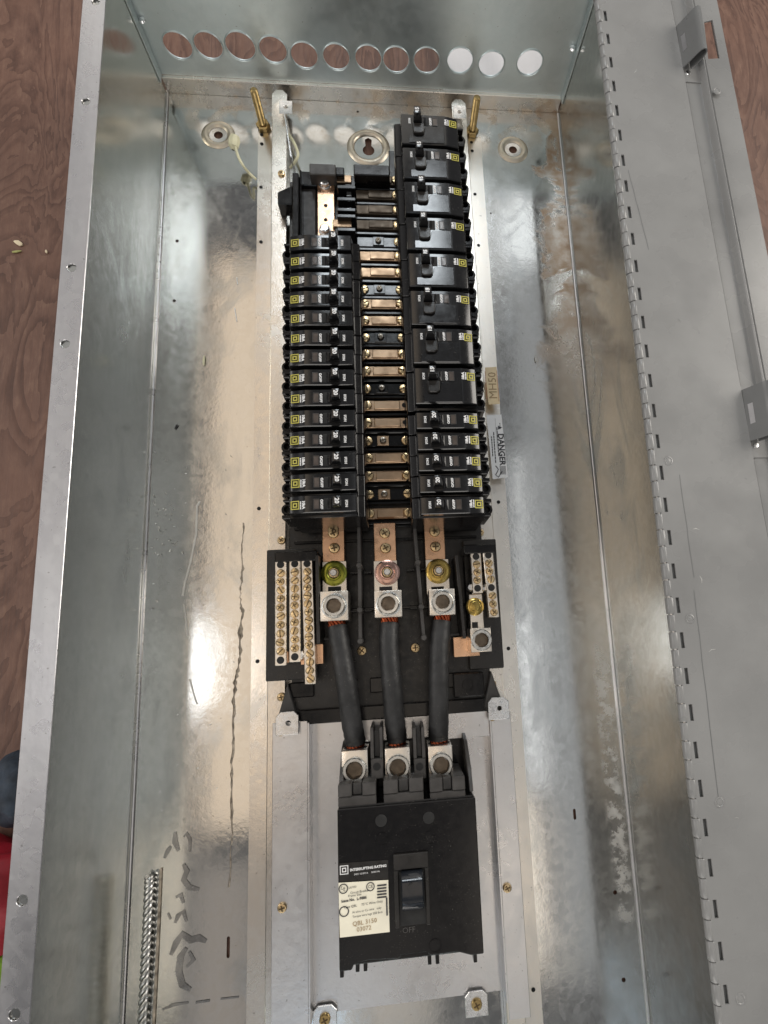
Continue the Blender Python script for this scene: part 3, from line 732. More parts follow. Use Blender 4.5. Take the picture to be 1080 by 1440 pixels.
# ------------------------------------------------------------------ circuit breakers
ZT = .128; ZB = .040; BL = .0735
def breaker_parts(root, n, amps):
    """root at the outer end, x runs toward the bus, n poles side by side in +y from the logo pole downwards (-y)"""
    p = .0203; y1 = p/2; y0 = y1 - n*p
    def bx(a, c, ya, yb, za, zb, bev=.0005): return B().box(a, c, ya, yb, za, zb, bev)
    # case: stepped side profile
    prof = [(.0035, ZB), (.0035, .104), (.0050, .1150), (.0660, .1165), (.0668, .1150), (.0725, .1142), (.0735, .113), (.0735, ZB)]
    B().extr(prof, y0 + .0003, y1 - .0003, .0004).done('case', M['black'], root)
    # face plate: flat toward the bus, sloping away outside
    f0, f1 = y0 + .0027, y1 - .0014
    face = [(.0060, .1150), (.0058, .1235), (.0075, .1252), (.0205, ZT), (.0655, ZT), (.0664, .1272), (.0668, .1150)]
    B().extr(face, f0, f1, .0007).done('face_plate', M['black_face'], root)
    for k in range(n):
        yc = -k*p
        # pressure terminal at the outer end
        b = B()
        b.lathe((.0012, yc + .001, .070), [(.0058, 0), (.0058, .036), (.0050, .0375), (.0034, .0375), (.0030, .030), (0, .030)], 14)
        b.box(-.0030, .006, yc - .0088, yc - .0050, .07, .1110, .0006); b.box(-.0015, .006, yc + .0066, yc + .0090, .07, .1140, .0006)
        b.done('terminal', M['black'], root)
    def on_slope(x): return ZT - max(0, (.0205 - x))*(.0028/.013) + .0003
    lx = .0115
    zz = on_slope(lx) + .0002; tilt = Matrix.Rotation(-math.atan(.0028/.013), 4, 'Y')
    b = B()
    for r0, r1 in ((.0040, .0031), (.0021, .0010)):
        for q in (((-r0, -r0), (r0, -r0), (r1, -r1), (-r1, -r1)), ((r0, -r0), (r0, r0), (r1, r1), (r1, -r1)), ((r0, r0), (-r0, r0), (-r1, r1), (r1, r1)), ((-r0, r0), (-r0, -r0), (-r1, -r1), (-r1, r1))):
            b.poly([Matrix.Translation((lx, 0, zz)) @ tilt @ Vector((x, y, 0)) for x, y in q])
    b.done('brand_mark', M['yellow'], root, recalc=False)
    T = lambda x: Matrix.Translation((0, 0, 0)) @ tilt @ Matrix.Rotation(R(-90), 4, 'Z')
    text('rating_print', '10kA', .0036, (.0192, 0, on_slope(.0192) + .0003), 0, M['white'], root, .0002, X=T(0))
    b = B()
    for k in range(5): b.poly([Matrix.Translation((.0166, .0032 - k*.0015, on_slope(.0166) + .0002)) @ tilt @ Vector(q) for q in ((-.0006, -.0012, 0), (.0006, -.0012, 0), (.0006, 0, 0), (-.0006, 0, 0))])
    b.done('small_print', M['white'], root, recalc=False)
    B().box(.0283, .0330, -.0042, .0046, ZT - .0006, ZT + .0004, .0003).done('trip_window', M['window'], root)
    b = B()
    for q in ((.0279, .0283, -.0046, .0050), (.0330, .0334, -.0046, .0050), (.0283, .0330, .0046, .0050), (.0283, .0330, -.0046, -.0042)): b.box(*q, ZT, ZT + .0006)
    b.done('window_frame', M['steel'] if 0 else M['dark_grey'], root)
    text('off_print', 'O/OFF', .0031, (.0352, 0, ZT + .0003), R(-90), M['white'], root, .0002)
    text('on_print', 'I/ON', .0031, (.0572, 0, ZT + .0003), R(-90), M['white'], root, .0002)
    # handle in its slot
    B().box(.0372, .0530, -.0050, .0054, ZT - .0005, ZT + .0003).done('handle_slot', M['hole'], root)
    hh = .0115 if n == 1 else .0140
    h = B().prism([(.0440, -.0048), (.0535, -.0048), (.0535, .0052), (.0440, .0052)], ZT + .0002, ZT + hh, .0007, 2, top=[(.0462, -.0040), (.0530, -.0040), (.0530, .0044), (.0462, .0044)])
    h = h.done('handle', M['black_face'], root)
    B().prism([(.0398, -.0047), (.0442, -.0047), (.0442, .0051), (.0398, .0051)], ZT + .0001, ZT + .0012, .0002, top=[(.0425, -.0044), (.0442, -.0044), (.0442, .0048), (.0425, .0048)]).done('handle_skirt', M['black'], h)
    text('rating_number', amps, .0052, (.0497, .0002, ZT + hh + .0002), R(-90), M['white'], h, .0002)
    if n == 2:                                           # raised half cover beside the lever
        P = [(.0212, -.0078), (.0212, f0 + .0012), (.0590, f0 + .0012), (.0590, -.0200), (.0545, -.0160), (.0525, -.0088), (.0500, -.0074)]
        P = [(.0212, -.0068), (.0212, f0 + .0008), (.0585, f0 + .0008), (.0585, -.0185), (.0455, -.0185), (.0430, -.0168), (.0412, -.0085), (.0395, -.0068)]
        B().prism(P, ZT - .0004, ZT + .0011, .0004).done('half_cover', M['black_face'], root)
        B().prism([(.0422, -.0060), (.0545, -.0060), (.0540, -.0165), (.0515, -.0180), (.0450, -.0180), (.0428, -.0165)], ZT, ZT + .0045, .0008).done('lever_yoke', M['black_matt'], h)
def copy_tree(o, parent=None):
    c = o.copy(); COL.objects.link(c)
    if parent is not None: c.parent = parent
    for ch in o.children: copy_tree(ch, c)
    return c
ORD = ['first', 'second', 'third', 'fourth', 'fifth', 'sixth', 'seventh', 'eighth', 'ninth', 'tenth', 'eleventh', 'twelfth', 'thirteenth', 'fourteenth']
single = thing('circuit_breaker', '', 'circuit breaker', (0, 0, 0), 'black plug-on circuit breakers in the panel'); breaker_parts(single, 1, '20')
double = thing('circuit_breaker', '', 'circuit breaker', (0, 0, 0), 'black plug-on circuit breakers in the panel'); breaker_parts(double, 2, '15')
first_s = first_d = True
for i in range(14):
    o = single if i == 0 else copy_tree(single)
    o.location = (-.0861 + .0007*math.sin(i*1.7)*.4, -.3096 - .02035*i, random.uniform(-.0004, .0004))
    o.rotation_euler = (0, 0, random.uniform(-.004, .004))
    if i == 0: lb = 'narrow black breaker at the top of the left column, below the bare copper plate'
    elif i == 13: lb = 'narrow black breaker at the bottom of the left column, above the left copper strap'
    else: lb = 'narrow black 20 amp breaker, %s from the top of the left column' % ORD[i]
    o['label'] = lb
for i in range(5):
    o = copy_tree(single); o.location = (.1030 + .0002*i, -.4950 - .0207*i, random.uniform(-.0004, .0004)); o.rotation_euler = (0, 0, math.pi + random.uniform(-.004, .004))
    o['label'] = ['narrow black breaker in the right column just under the wide breakers', 'narrow black 20 amp breaker, second below the wide ones in the right column', 'narrow black 20 amp breaker, middle of the five narrow ones in the right column',
                  'narrow black 20 amp breaker, second from the bottom of the right column', 'narrow black breaker at the bottom of the right column, above the right copper strap'][i]
# wide breakers: the same case turned round, logo pole uppermost
double_m = double
for i in range(8):
    o = double if i == 0 else copy_tree(double)
    o.location = (.1005 + .0004*i, -.1632 - .0411*i, random.uniform(-.0004, .0004))
    o.rotation_euler = (0, 0, math.pi + random.uniform(-.004, .004))
    o['label'] = 'wide black two-pole breaker at the top of the right column, nearest the knockouts' if i == 0 else ('wide black two-pole breaker, lowest wide one above the narrow right ones' if i == 7 else 'wide black two-pole breaker, %s from the top of the right column' % ORD[i])
# the two-pole meshes were laid out with their second pole in -y; a half turn would put it above, so mirror those meshes once
done = set()
def flip(o):
    if o.type == 'MESH' and o.data.name not in done:
        done.add(o.data.name)
        nm = o.name.split('.')[0]
        if nm in ('case', 'face_plate', 'terminal', 'half_cover', 'lever_yoke'):
            o.data.transform(Matrix.Scale(-1, 4, (0, 1, 0))); o.data.flip_normals()
    for c in o.children: flip(c)
flip(double)

# ------------------------------------------------------------------ terminal bars
def bar(root, u0, u1, v0, v1, nscr, skip, z, first=0, mat='alu', slant=0):
    a, c = at(u0, v0, z), at(u1, v1, z); cxx = None
    # the bar follows its slight slant in plan
    w2 = .0054
    A = at((u0 + u1)/2 + slant/2, v0, z); Cc = at((u0 + u1)/2 - slant/2, v1, z)
    b = B().prism([(Cc.x - w2, Cc.y), (Cc.x + w2, Cc.y), (A.x + w2, A.y), (A.x - w2, A.y)], z - .010, z, .0006)
    o = b.done('terminal_bar', M[mat], root)
    n = nscr
    for k in range(n):
        q = A.lerp(Cc, (k + .6)/(n + .2))
        if k in skip:
            B().lathe((q.x, q.y, z + .0002), [(.0036, .0), (.0034, .0002), (0, .0002)], 14).done('screw_hole', M['hole'], o)
        else: screw('terminal_screw', (q.x + random.uniform(-.0004, .0004), q.y, z), .0040, random.uniform(.0016, .0034), o, M['brass'], 'slot' if random.random() < .5 else 'cross', random.uniform(0, 3), 14)
    return o
NB = thing('terminal_block', 'left block of three long rows of brass coloured screws on a black shelf', 'terminal block', at(415, 850, .034), 'screw terminal blocks beside the cables')
bar(NB, 388, 401, 787, 936, 12, (0, 11), .058)
bar(NB, 408, 421, 786, 931, 12, (0, 11), .058)
bar(NB, 428, 440, 786, 962, 15, (0,), .058, slant=-5)
a, c = at(386, 776, .060), at(446, 788, .060)
B().box(a.x, c.x, c.y, a.y, .034, .060, .001).done('bar_holder', M['black'], NB)
for u in (404, 424):
    a, c = at(u - 2.5, 788, .057), at(u + 2.5, 915, .057); B().box(a.x, c.x, c.y, a.y, .034, .057, .0008).done('bar_divider', M['black'], NB)
a, c = at(400, 916, .052), at(406, 932, .052); B().box(a.x, c.x, c.y, a.y, .040, .052, .0005).done('copper_link', M['copper'], NB)
a, c = at(440, 906, .046), at(455, 933, .046); B().box(a.x - .012, c.x, c.y, a.y, .040, .046, .0005).done('copper_link', M['copper'], NB)
for u in (412, 437):
    p = at(u + 10 if u == 412 else u, 921, .056); B().lathe((p.x, p.y, .050), [(.0046, 0), (.0046, .006), (.003, .0072), (0, .0072)], 6).done('link_nut', M['zinc'], NB)
NB2 = thing('terminal_block', 'right block of two short screw rows with a square lug beneath them', 'terminal block', at(675, 850, .034), 'screw terminal blocks beside the cables')
bar(NB2, 665, 676, 776, 834, 5, (0, 4), .058, slant=-3)
bar(NB2, 684, 697, 774, 868, 8, (0, 4), .058, slant=-9)
a, c = at(652, 766, .060), at(697, 777, .060)
B().box(a.x, c.x, c.y, a.y, .034, .060, .001).done('bar_holder', M['black'], NB2)
a, c = at(677, 778, .056), at(682, 826, .056); B().box(a.x, c.x, c.y, a.y, .034, .056, .0008).done('bar_divider', M['black'], NB2)
a, c = at(683, 817, .054), at(687, 836, .054); B().box(a.x, c.x, c.y, a.y, .040, .054, .0005).done('copper_link', M['copper'], NB2)
a, c = at(637, 896, .042), at(675, 922, .042); B().box(a.x, c.x, c.y, a.y, .034, .042, .0005).done('copper_link', M['copper'], NB2)
a, c = at(659, 836, .050), at(681, 884, .050); lg = B().box(a.x, c.x, c.y, a.y, .044, .050, .0006)
a, c = at(661, 884, .070), at(692, 916, .070); lg.box(a.x, c.x, c.y, a.y, .040, .070, .001, 2); sx, sy = (a.x + c.x)/2, (a.y + c.y)/2
lg = lg.done('neutral_lug', M['alu'], NB2)
p = at(668, 853, .052); B().lathe((p.x, p.y, .050), [(.0092, 0), (.0092, .0008), (.0072, .0018), (.0054, .002), (.0054, .005), (.004, .0055), (0, .0050)], 24).done('washer', M['gold_zinc'], lg)
B().lathe((sx, sy, .0696), [(.0104, 0), (.0104, .0044), (.0096, .0052), (.0070, .0052)], 28).done('set_screw', M['alu2'], lg)
B().lathe((sx, sy, .0696), [(.0071, .0052), (.0068, .0006), (0, .0005)], 6, ph=.3).done('hex_socket', M['socket'], lg)
p = at(668, 879, .0503); B().box(p.x - .003, p.x + .003, p.y - .003, p.y + .003, .0500, .0504).done('lug_slot', M['hole'], lg)
for u, v in ((662, 826), (681, 826)):
    p = at(u, v, .052); B().lathe((p.x, p.y, .046), [(.0042, 0), (.0042, .006), (.003, .0075), (0, .0075)], 10).done('link_nut', M['zinc'], NB2)

# ------------------------------------------------------------------ main breaker
ZM = .088
MB_ = thing('main_breaker', 'large black three-pole main breaker with a cream label at the lower end of the box', 'main breaker', at(573, 1240, .016))
BT, BB_ = -.8440, -.9680
def q(u, v, z=ZM): p = at(u, v, z); return (p.x, p.y)
x0, x1 = -.0448, .0780
b = B(); b.box(x0, x1, BB_, BT + .003, .0165, ZM - .004, .0012); b.done('case', M['black'], MB_)
cov = B().prism([(x0 - .0002, BT + .002), (x0 - .0002, BB_ - .0015), (x0 + .010, BB_ - .0015), (x0 + .012, BB_ + .003), (x0 + .024, BB_ + .0045), (x0 + .050, BB_ + .003), (x0 + .052, BB_ + .0055), (x0 + .074, BB_ + .0055), (x0 + .077, BB_ + .0025), (x0 + .100, BB_ + .003), (x0 + .112, BB_ - .001), (x1 + .0002, BB_ - .001), (x1 + .0002, BT + .002)], ZM - .006, ZM, .0008).done('cover', M['black'], MB_)
for u, v in ((503, 1358), (514, 1357), (604, 1348), (615, 1347), (481, 1366), (668, 1345)):
    p = at(u, v, ZM - .012); B().box(p.x - .0016, p.x + .0016, p.y - .004, p.y + .012, .030, ZM - .010, .0004).done('foot_pin', M['black'], MB_)
for u, v in ((536, 1154), (603, 1150)):
    p = at(u, v, ZM + .0003); B().lathe((p.x, p.y, ZM + .0003), [(.0052, 0), (.0046, .0003), (.0040, .0001), (0, .0001)], 20).done('screw_well', M['hole'], MB_)
for u, v in ((537, 1180), (604, 1178), (612, 1330)):
    p = at(u, v, ZM + .0002); B().lathe((p.x, p.y, ZM + .0002), [(.0056, 0), (.0054, .0003), (.0050, .0003), (.0048, 0)], 24).done('mould_ring', M['black'], MB_)
# terminal chambers
Zc = .076
for (u0, u1, v0, v1) in ((475, 529, 1104, 1127), (539, 596, 1098, 1122), (604, 655, 1095, 1120)):
    a, c = at(u0, v0, Zc + .008), at(u1, v1, Zc + .008); wdt = (c.x - a.x)
    b = B(); b.box(a.x, c.x, c.y - .003, c.y + .0055, .03, Zc + .007, .0008)
    b.box(a.x, a.x + wdt*.36, c.y + .0056, a.y, .03, Zc + .008, .0008); b.box(c.x - wdt*.36, c.x, c.y + .0056, a.y, .03, Zc + .008, .0008)
    b.box(a.x + wdt*.37, c.x - wdt*.37, c.y + .0056, a.y - .001, .03, Zc + .003, .0008)
    b.done('chamber_cap', M['dark_grey'], MB_)
a, c = at(476, 1045, .060), at(650, 1128, .060)
b = B()
ytop = at(560, 1040, .058).y; ybot = BT + .0035
b.box(x0 + .001, x1 - .001, ybot - .0005, ytop - .006, .0166, .028, .0008)
b.done('chamber_floor', M['black'], MB_)
lugs = []
for (u0, u1, v0, v1) in ((480, 518, 1063, 1103), (541, 578, 1059, 1099), (602, 638, 1056, 1096)):
    z = .062
    a, c = at(u0, v0, z), at(u1, v1, z)
    o = B().box(a.x, c.x, c.y, a.y + .004, .0285, z, .0010, 2).done('terminal_lug', M['alu'], MB_)
    sx, sy = (a.x + c.x)/2, (a.y + c.y)/2 + .001
    B().lathe((sx, sy, z - .0003), [(.0112, 0), (.0112, .0055), (.0102, .0066), (.0080, .0066)], 28).done('set_screw', M['alu2'], o)
    B().lathe((sx, sy, z - .0003), [(.0080, .0066), (.0074, .0010), (0, .0005)], 6, ph=.25).done('hex_socket', M['socket'], o)
    lugs.append((sx, a.y + .004, .0475))
    B().lathe((0, 0, 0), [(.0112, -.0002), (.0108, .0002), (0, .0002)], 24, M=Matrix.Translation((sx, a.y + .0041, .0475)) @ Matrix.Rotation(R(-90), 4, 'X')).done('lug_bore', M['hole'], o)
for (u0, u1) in ((519, 541), (579, 601)):
    a, c = at(u0, 1030, .066), at(u1, 1095, .066); xm0, xm1 = a.x + .001, c.x - .001
    b = B(); b.box(xm0, xm1, c.y, at(u0, 1068, .066).y, .0285, .066, .0008)
    b.box(xm0, xm0 + .003, at(u0, 1068, .066).y + .0002, a.y + .004, .0285, .066, .0006); b.box(xm1 - .003, xm1, at(u0, 1068, .066).y + .0002, a.y + .004, .0285, .066, .0006)
    b.box(xm0 + .0031, xm1 - .0031, at(u0, 1068, .066).y + .0002, a.y, .0285, .058, .0006)
    o = b.done('pole_barrier', M['dark_grey'], MB_)
    p = at((u0 + u1)/2, 1078, .0662); B().lathe((p.x, p.y, .0662), [(.0036, 0), (0, .0001)], 16).done('barrier_hole', M['hole'], o)
for sx, x, ex in ((-1, x0, .0), (1, x1, .0)):
    yq = ybot + .001
    pts = [(yq, .0166), (yq, .078), (yq + .020, .070), (yq + .040, .048), (yq + .045, .030), (yq + .045, .0166)]
    b = B(); Mx = Matrix(((0, 0, 1, x - sx*.0018), (1, 0, 0, 0), (0, 1, 0, 0), (0, 0, 0, 1)))
    b.prism(pts, -.0018, .0018, .0005, M=Mx); b.done('side_barrier', M['dark_grey'], MB_)
# lever and its surround
cx0, cy0 = q(573, 1265)
sur = [(-.0205, .0315), (.0165, .0315), (.0165, -.0330), (.0110, -.0350), (-.0150, -.0350), (-.0205, -.030)]
a, c = at(553, 1202, ZM + .002), at(606, 1300, ZM + .002)
fr = B().box(a.x, c.x, at(0, 1224, ZM).y if 0 else at(580, 1222, ZM + .003).y, a.y, ZM - .001, ZM + .0032, .0006)
for xx0, xx1 in ((a.x, a.x + .0040), (c.x - .0038, c.x)): fr.box(xx0, xx1, c.y, at(580, 1222, ZM + .003).y - .0002, ZM - .001, ZM + .0026, .0006)
fr.done('lever_frame', M['black_matt'], MB_)
B().box(a.x + .0042, c.x - .0040, c.y + .0005, at(580, 1222, ZM).y - .001, ZM + .0001, ZM + .0006).done('lever_slot', M['hole'], MB_)
l0, l1 = a.x + .0062, c.x - .0056
ya, yb_ = at(575, 1228, ZM + .008).y, at(575, 1281, ZM + .008).y
lev = B().extr([(0, 0), (0, .0040), (.006, .0090), (.020, .0110), (.0265, .0105), (.0300, .0060), (.0320, 0)], l0, l1, .0008,
         M=Matrix(((0, 1, 0, 0), (-1, 0, 0, ya), (0, 0, 1, ZM + .0004), (0, 0, 0, 1)))).done('lever', M['blue_lever'], MB_)
b = B(); b.prism([(l0 + .006, ya - .009), (l0 + .009, ya - .0075), (l0 + .0100, ya - .0055), (l0 + .0075, ya - .0068)], ZM + .0108, ZM + .0113); b.done('lever_mark', M['hole'], lev)
text('off_mark', 'OFF', .0064, (*at(575, 1308, ZM + .0003).xy, ZM + .0004), 0, M['dark_grey'], MB_)
# nameplate
a, c = at(478, 1212, ZM), at(546, 1237, ZM)
rot = R(1.5)
nl = B().prism([(p.x, p.y) for p in (at(477, 1214, ZM), at(477, 1240, ZM), at(546, 1236, ZM), at(546, 1209, ZM))], ZM + .0001, ZM + .0004).done('rating_plate', M['black_matt'], MB_)
p = at(484, 1223, ZM); b = B()
for r0, r1 in ((.0036, .0029), (.0018, .0010)):
    for qd in (((-r0, -r0), (r0, -r0), (r1, -r1), (-r1, -r1)), ((r0, -r0), (r0, r0), (r1, r1), (r1, -r1)), ((r0, r0), (-r0, r0), (-r1, r1), (r1, r1)), ((-r0, r0), (-r0, -r0), (-r1, -r1), (-r1, r1))):
        b.poly([(p.x + x, p.y + y, ZM + .0007) for x, y in qd])
b.done('brand_mark', M['white'], nl)
text('plate_text', 'INTERRUPTING RATING', .0029, (*at(518, 1220, ZM).xy, ZM + .0008), rot, M['white'], nl, .0001)
text('plate_text', '240V 10,000 A     50/60 Hz', .0020, (*at(516, 1227, ZM).xy, ZM + .0008), rot, M['white'], nl)
cl = B().prism([(p.x, p.y) for p in (at(476, 1241, ZM), at(478, 1318, ZM), at(548, 1310, ZM), at(546, 1237, ZM))], ZM + .0005, ZM + .0008, .00005).done('cream_label', M['label'], MB_)
def lt(s, size, u, v, bold=0, mat='ink'): text('label_text', s, size, (*at(u, v, ZM).xy, ZM + .0012), R(3), M[mat], cl, bold)
lt('LISTED', .0022, 496, 1247); lt('Circuit Breaker', .0026, 506, 1253); lt('Frame Size', .0026, 499, 1258)
lt('Issue No.  L-9886', .0030, 498, 1264, .0001); lt('Type QBL     75°C Wire Only', .0027, 511, 1271)
lt('Al wire or Cu wire   only', .0024, 516, 1279); lt('Torque wire lugs 250 lb-in', .0024, 517, 1285)
lt('QBL 3150', .0050, 513, 1296, 0, 'ink_tan'); lt('03072', .0050, 512, 1305, 0, 'ink_tan')
b = B()
for u, v, r in ((483, 1249, .0040), (484, 1281, .0042), (521, 1246, .0036)):
    p = at(u, v, ZM); pts = circle(p.x, p.y, r, 20); pts2 = circle(p.x, p.y, r*.8, 20)
    for k in range(20): b.poly([(*pts[k], ZM + .0012), (*pts[(k+1) % 20], ZM + .0012), (*pts2[(k+1) % 20], ZM + .0012), (*pts2[k], ZM + .0012)])
b.done('listing_mark', M['ink'], cl)
text('label_text', 'UL', .0040, (*at(483, 1249, ZM).xy, ZM + .0012), R(-30), M['ink'], cl); text('label_text', 'CE', .0036, (*at(521, 1246, ZM).xy, ZM + .0012), R(0), M['ink'], cl)
b = B()
for k in range(5): p = at(537, 1244 + k*4.2, ZM); b.box(p.x - .0040, p.x + .0040, p.y - .0006, p.y + .0006, ZM + .0011, ZM + .0012)
p = at(544, 1274, ZM); b.box(p.x - .0006, p.x + .0006, p.y - .007, p.y + .007, ZM + .0011, ZM + .0012)
b.done('small_print', M['ink'], cl)

# ------------------------------------------------------------------ feeder cables
mids = [((479, 912), (487, 960), (494, 1012)), ((547, 912), (551, 960), (555, 1012)), ((618, 912), (617, 960), (617, 1012))]
names = ['left', 'middle', 'right']
labs = ['leftmost thick black cable, from the olive washered lug to the main breaker', 'middle thick black cable, from the pink washered lug to the main breaker', 'rightmost thick black cable, from the golden washered lug to the main breaker']
for i in range(3):
    s0 = Vector(CAB[i]); s1 = Vector(lugs[i]); 
    zs = (.061, .0635, .058)
    ctrl = [s0 + Vector((0, .004, 0)), s0 + Vector((.0004, -.0035, .0006))] + [at(u, v, z) for (u, v), z in zip(mids[i], zs)] + [s1 + Vector((-.0003, .008, .0016)), s1 + Vector((0, -.004, 0))]
    pts = []
    for k in range(len(ctrl) - 1):
        p0 = ctrl[max(k-1, 0)]; p1 = ctrl[k]; p2 = ctrl[k+1]; p3 = ctrl[min(k+2, len(ctrl)-1)]
        for s in range(8):
            f = s/8; pts.append(.5*((2*p1) + (p2 - p0)*f + (2*p0 - 5*p1 + 4*p2 - p3)*f*f + (3*p1 - p0 - 3*p2 + p3)*f**3))
    pts.append(ctrl[-1])
    base = thing('feeder_cable', labs[i], 'cable', tuple(ctrl[3]), 'thick black feeder cables to the main breaker')
    j0 = 9; j1 = len(pts) - 6
    rj = [.0098*(1 + .025*math.sin(k*1.9 + i)) for k in range(j0, j1)]
    jp = pts[j0:j1]
    B().tube(jp, rj, 20).done('jacket', M['rubber'], base, 50)
    def strands(seg, name):
        b = B()
        for rr, n in ((.0072, 13), (.0042, 8), (0, 1)):
            for k in range(n):
                a0 = 2*math.pi*k/n
                path = []
                for m_, pp in enumerate(seg):
                    d = (seg[min(m_+1, len(seg)-1)] - seg[max(m_-1, 0)]).normalized(); u = d.cross(Vector((0, 0, 1))).normalized(); v = u.cross(d)
                    aa = a0 + m_*.14; path.append(pp + (u*math.cos(aa) + v*math.sin(aa))*rr)
                b.tube(path, .0016, 6)
        b.done(name, M['strand'], base)
    strands(pts[0:j0 + 2], 'copper_strands'); strands(pts[j1 - 2:], 'copper_strands')

# ------------------------------------------------------------------ studs, loose wires
for (u, v, lb) in ((370, 176, 'threaded brass stud with a hex nut on the left rail, near the far end wall'), (664, 184, 'threaded brass stud with a hex nut on the right rail, near the top breaker')):
    p = at(u, v, .008); z0 = .0046
    st = thing('threaded_stud', lb, 'stud', (p.x, p.y, z0), 'threaded brass studs standing on the rails')
    prof = [(.0048, 0)]
    k = 0; z = 0
    while z < .050:
        prof += [(.0046, z), (.0041, z + .0007)]; z += .0014
    prof += [(.0042, z), (.0030, z + .001), (0, z + .001)]
    B().lathe((p.x, p.y, z0), prof, 14).done('threaded_rod', M['brass_dark'], st)
    B().lathe((p.x, p.y, z0 + .0003), [(.0085, 0), (.0085, .005), (.0072, .0062), (.0046, .0062)], 6).done('hex_nut', M['brass_dark'], st)
def wire(pts, r, seg=8):
    P = [Vector(p) for p in pts]; out = []
    for k in range(len(P) - 1):
        p0 = P[max(k-1, 0)]; p1 = P[k]; p2 = P[k+1]; p3 = P[min(k+2, len(P)-1)]
        for s in range(6):
            f = s/6; out.append(.5*((2*p1) + (p2 - p0)*f + (2*p0 - 5*p1 + 4*p2 - p3)*f*f + (3*p1 - p0 - 3*p2 + p3)*f**3))
    out.append(P[-1]); return out
wp = [at(331, 206, .028), at(335, 220, .030), at(342, 233, .026), at(350, 243, .012), at(360, 252, .0085)]
wt = thing('loose_wire', 'thin cream wire with a small plug end lying left of the left rail', 'wire', tuple(at(342, 235, .01)))
B().tube(wire(wp, 0), .0016, 8).done('wire', M['cream'], wt)
p = at(329, 201, .028)
B().lathe((0, 0, 0), [(.002, -.008), (.0062, -.004), (.0070, .003), (.0052, .0080), (.0030, .0085), (0, .0085)], 8, M=Matrix.Translation(p) @ Matrix.Rotation(R(-70), 4, 'X') @ Matrix.Rotation(R(12), 4, 'Y')).done('wire_connector', M['cream'], wt)
wp = [at(405, 188, .012), at(413, 200, .022), at(419, 217, .024), at(414, 229, .018), at(408, 236, .012)]
wt2 = B().tube(wire(wp, 0), .0018, 8).done('loose_wire', M['cream']); tag(wt2, 'short pale wire loop beside the bare bus end, right of the left rail', 'wire')

# ------------------------------------------------------------------ shavings, odds and ends round the box
b = B()
for k in range(46):
    u, v = random.gauss(238, 20), random.gauss(742, 45)
    if not 206 < u < 285: continue
    p = at(u, v, .001); a = random.uniform(0, 6.28); l = random.uniform(.0008, .0028)
    b.tube([p, p + Vector((math.cos(a), math.sin(a), .5))*l], .0004, 4)
for k in range(22):
    p = at(random.uniform(205, 330), random.uniform(560, 1150), .0008); a = random.uniform(0, 6.28); b.tube([p, p + Vector((math.cos(a), math.sin(a), .3))*.0014], .00035, 4)
tag(b.done('metal_shavings', M['zinc']), 'tiny bright metal shavings scattered on the left of the back panel', 'shavings', kind='stuff')
def chip(name, u, v, z, sx, sy, mat, label, ang):
    b = B(); p = at(u, v, z); n = 7; sx *= .62; sy *= .62
    pts = [(sx*math.cos(2*math.pi*k/n)*random.uniform(.6, 1.1), sy*math.sin(2*math.pi*k/n)*random.uniform(.6, 1.1)) for k in range(n)]
    b.prism(pts, 0, .0014, .0003, M=Matrix.Translation((p.x, p.y, z)) @ Matrix.Rotation(ang, 4, 'Z') @ Matrix.Rotation(.15, 4, 'X'))
    return tag(b.done(name, mat), label, 'chip')
chip('wood_chip', 26, 342, -.0028, .010, .005, M['wood'], 'pale splinter of wood lying on the plywood left of the box', -.5)
chip('wood_chip', 24, 354, -.0028, .010, .003, M['leaf'], 'narrow greenish chip just below the pale splinter on the plywood', .2)
chip('wood_chip', 66, 354, -.0028, .003, .004, M['wood'], 'tiny pale crumb of wood close to the left rim of the box', .2)
chip('plastic_sliver', 287, 507, .001, .003, .012, M['cream'], 'curved cream sliver lying on the left of the back panel', -.05)
chip('dark_sliver', 248, 600, .001, .0022, .0075, M['ink'], 'dark pointed sliver lying on the left of the back panel', -.5)
chip('metal_sliver', 753, 505, .001, .002, .008, M['scuff'], 'pale metal sliver lying right of the right rail', .1)
# twisted silver cord in the lower left of the box
TW = thing('twisted_cord', 'silver twisted cord lying along the lower left of the back panel', 'cord', tuple(at(205, 1350, 0)))
ctr = [at(210, 1232, .006), at(207, 1300, .006), at(203, 1380, .006), at(198, 1470, .006), at(195, 1530, .006)]
cl_ = wire(ctr, 0)
fine = []
for a, c in zip(cl_, cl_[1:]):
    for k in range(12): fine.append(a.lerp(c, k/12))
for s_ in range(3):
    pp = [p + Vector((math.cos(i*.23 + s_*math.pi*2/3), 0, math.sin(i*.23 + s_*math.pi*2/3)))*.0025 for i, p in enumerate(fine)]
    B().tube(pp, .0019, 8).done('strand', M['cord'], TW)
b = B(); b.tube([p + Vector((.0085, .004, -.0045)) for p in cl_], .0012, 6); tag(b.done('rusty_wire', M['grease']), 'thin rusty wire lying beside the silver twisted cord', 'wire')
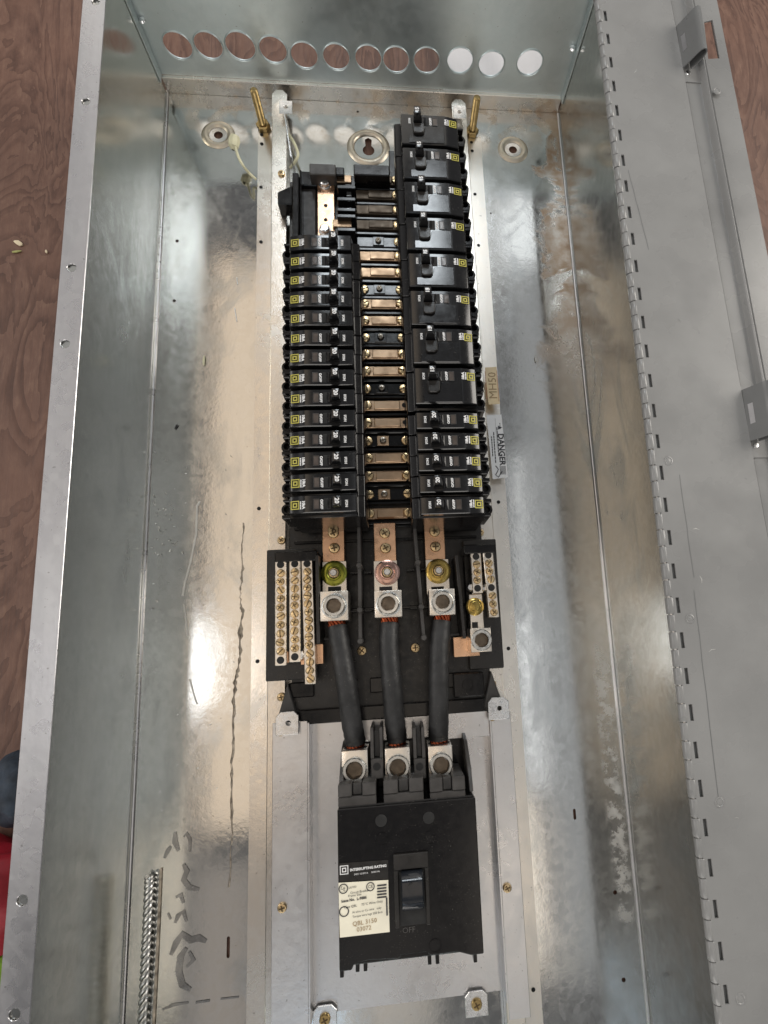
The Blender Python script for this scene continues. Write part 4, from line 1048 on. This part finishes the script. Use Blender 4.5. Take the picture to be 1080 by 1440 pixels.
# white sheet beyond the far end wall
b = B(); nx, ny = 26, 14; g = [[b.m.verts.new((.098 + .165*i/nx, .012 + .24*j/ny, -.0030 + .006*max(0, math.sin(i*.55 + j*.35))*.8 + .001)) for j in range(ny + 1)] for i in range(nx + 1)]
for i in range(nx):
    for j in range(ny): b.m.faces.new((g[i][j], g[i+1][j], g[i+1][j+1], g[i][j+1]))
o = b.done('white_sheet', M['paper']); so_ = o.modifiers.new('s', 'SOLIDIFY'); so_.thickness = .0008
tag(o, 'crumpled white sheet on the floor behind the three right knockouts', 'sheet')
# bundle by the lower left edge
def lump(name, c, r, mat, label, cat, seed, squash=(1, 1, 1)):
    b = B(); bmesh.ops.create_icosphere(b.m, subdivisions=4, radius=1)
    rnd = random.Random(seed); ph = [rnd.uniform(0, 6) for _ in range(6)]
    for v in b.m.verts:
        d = v.co.normalized(); k = 1 + .10*math.sin(d.x*5 + ph[0])*math.sin(d.y*6 + ph[1]) + .06*math.sin(d.z*9 + d.x*8 + ph[2]) + .03*math.sin(d.y*17 + ph[3])
        v.co = Vector((d.x*r[0], d.y*r[1], max(d.z, -.75)*r[2]))*k
        v.co += Vector(c)
    return tag(b.done(name, mat, None, 60), label, cat)
lump('dark_cloth', (-.345, -.818, .016), (.030, .034, .030), M['navy'], 'crumpled dark blue cloth against the lower left rim of the box', 'cloth', 1)
lump('red_bag', (-.372, -.905, .030), (.062, .048, .046), M['red'], 'dark red cloth bag beside the lower left rim of the box', 'bag', 2)
# green bottle lying on its side
gb = thing('green_bottle', 'bright green plastic bottle lying below the red bag at the lower left', 'bottle', (-.358, -.99, .02))
Mx = Matrix.Translation((-.352, -.945, .024)) @ Matrix.Rotation(R(90), 4, 'X')
B().lathe((0, 0, 0), [(0, -.004), (.012, -.003), (.026, .004), (.028, .012), (.028, .08), (.026, .088), (.014, .100), (.012, .108), (.012, .112)], 28, M=Mx).done('bottle_body', M['green'], gb)
B().lathe((0, 0, 0), [(.0145, .106), (.0145, .122), (.013, .124), (0, .124)], 24, M=Mx).done('bottle_cap', M['white'], gb)
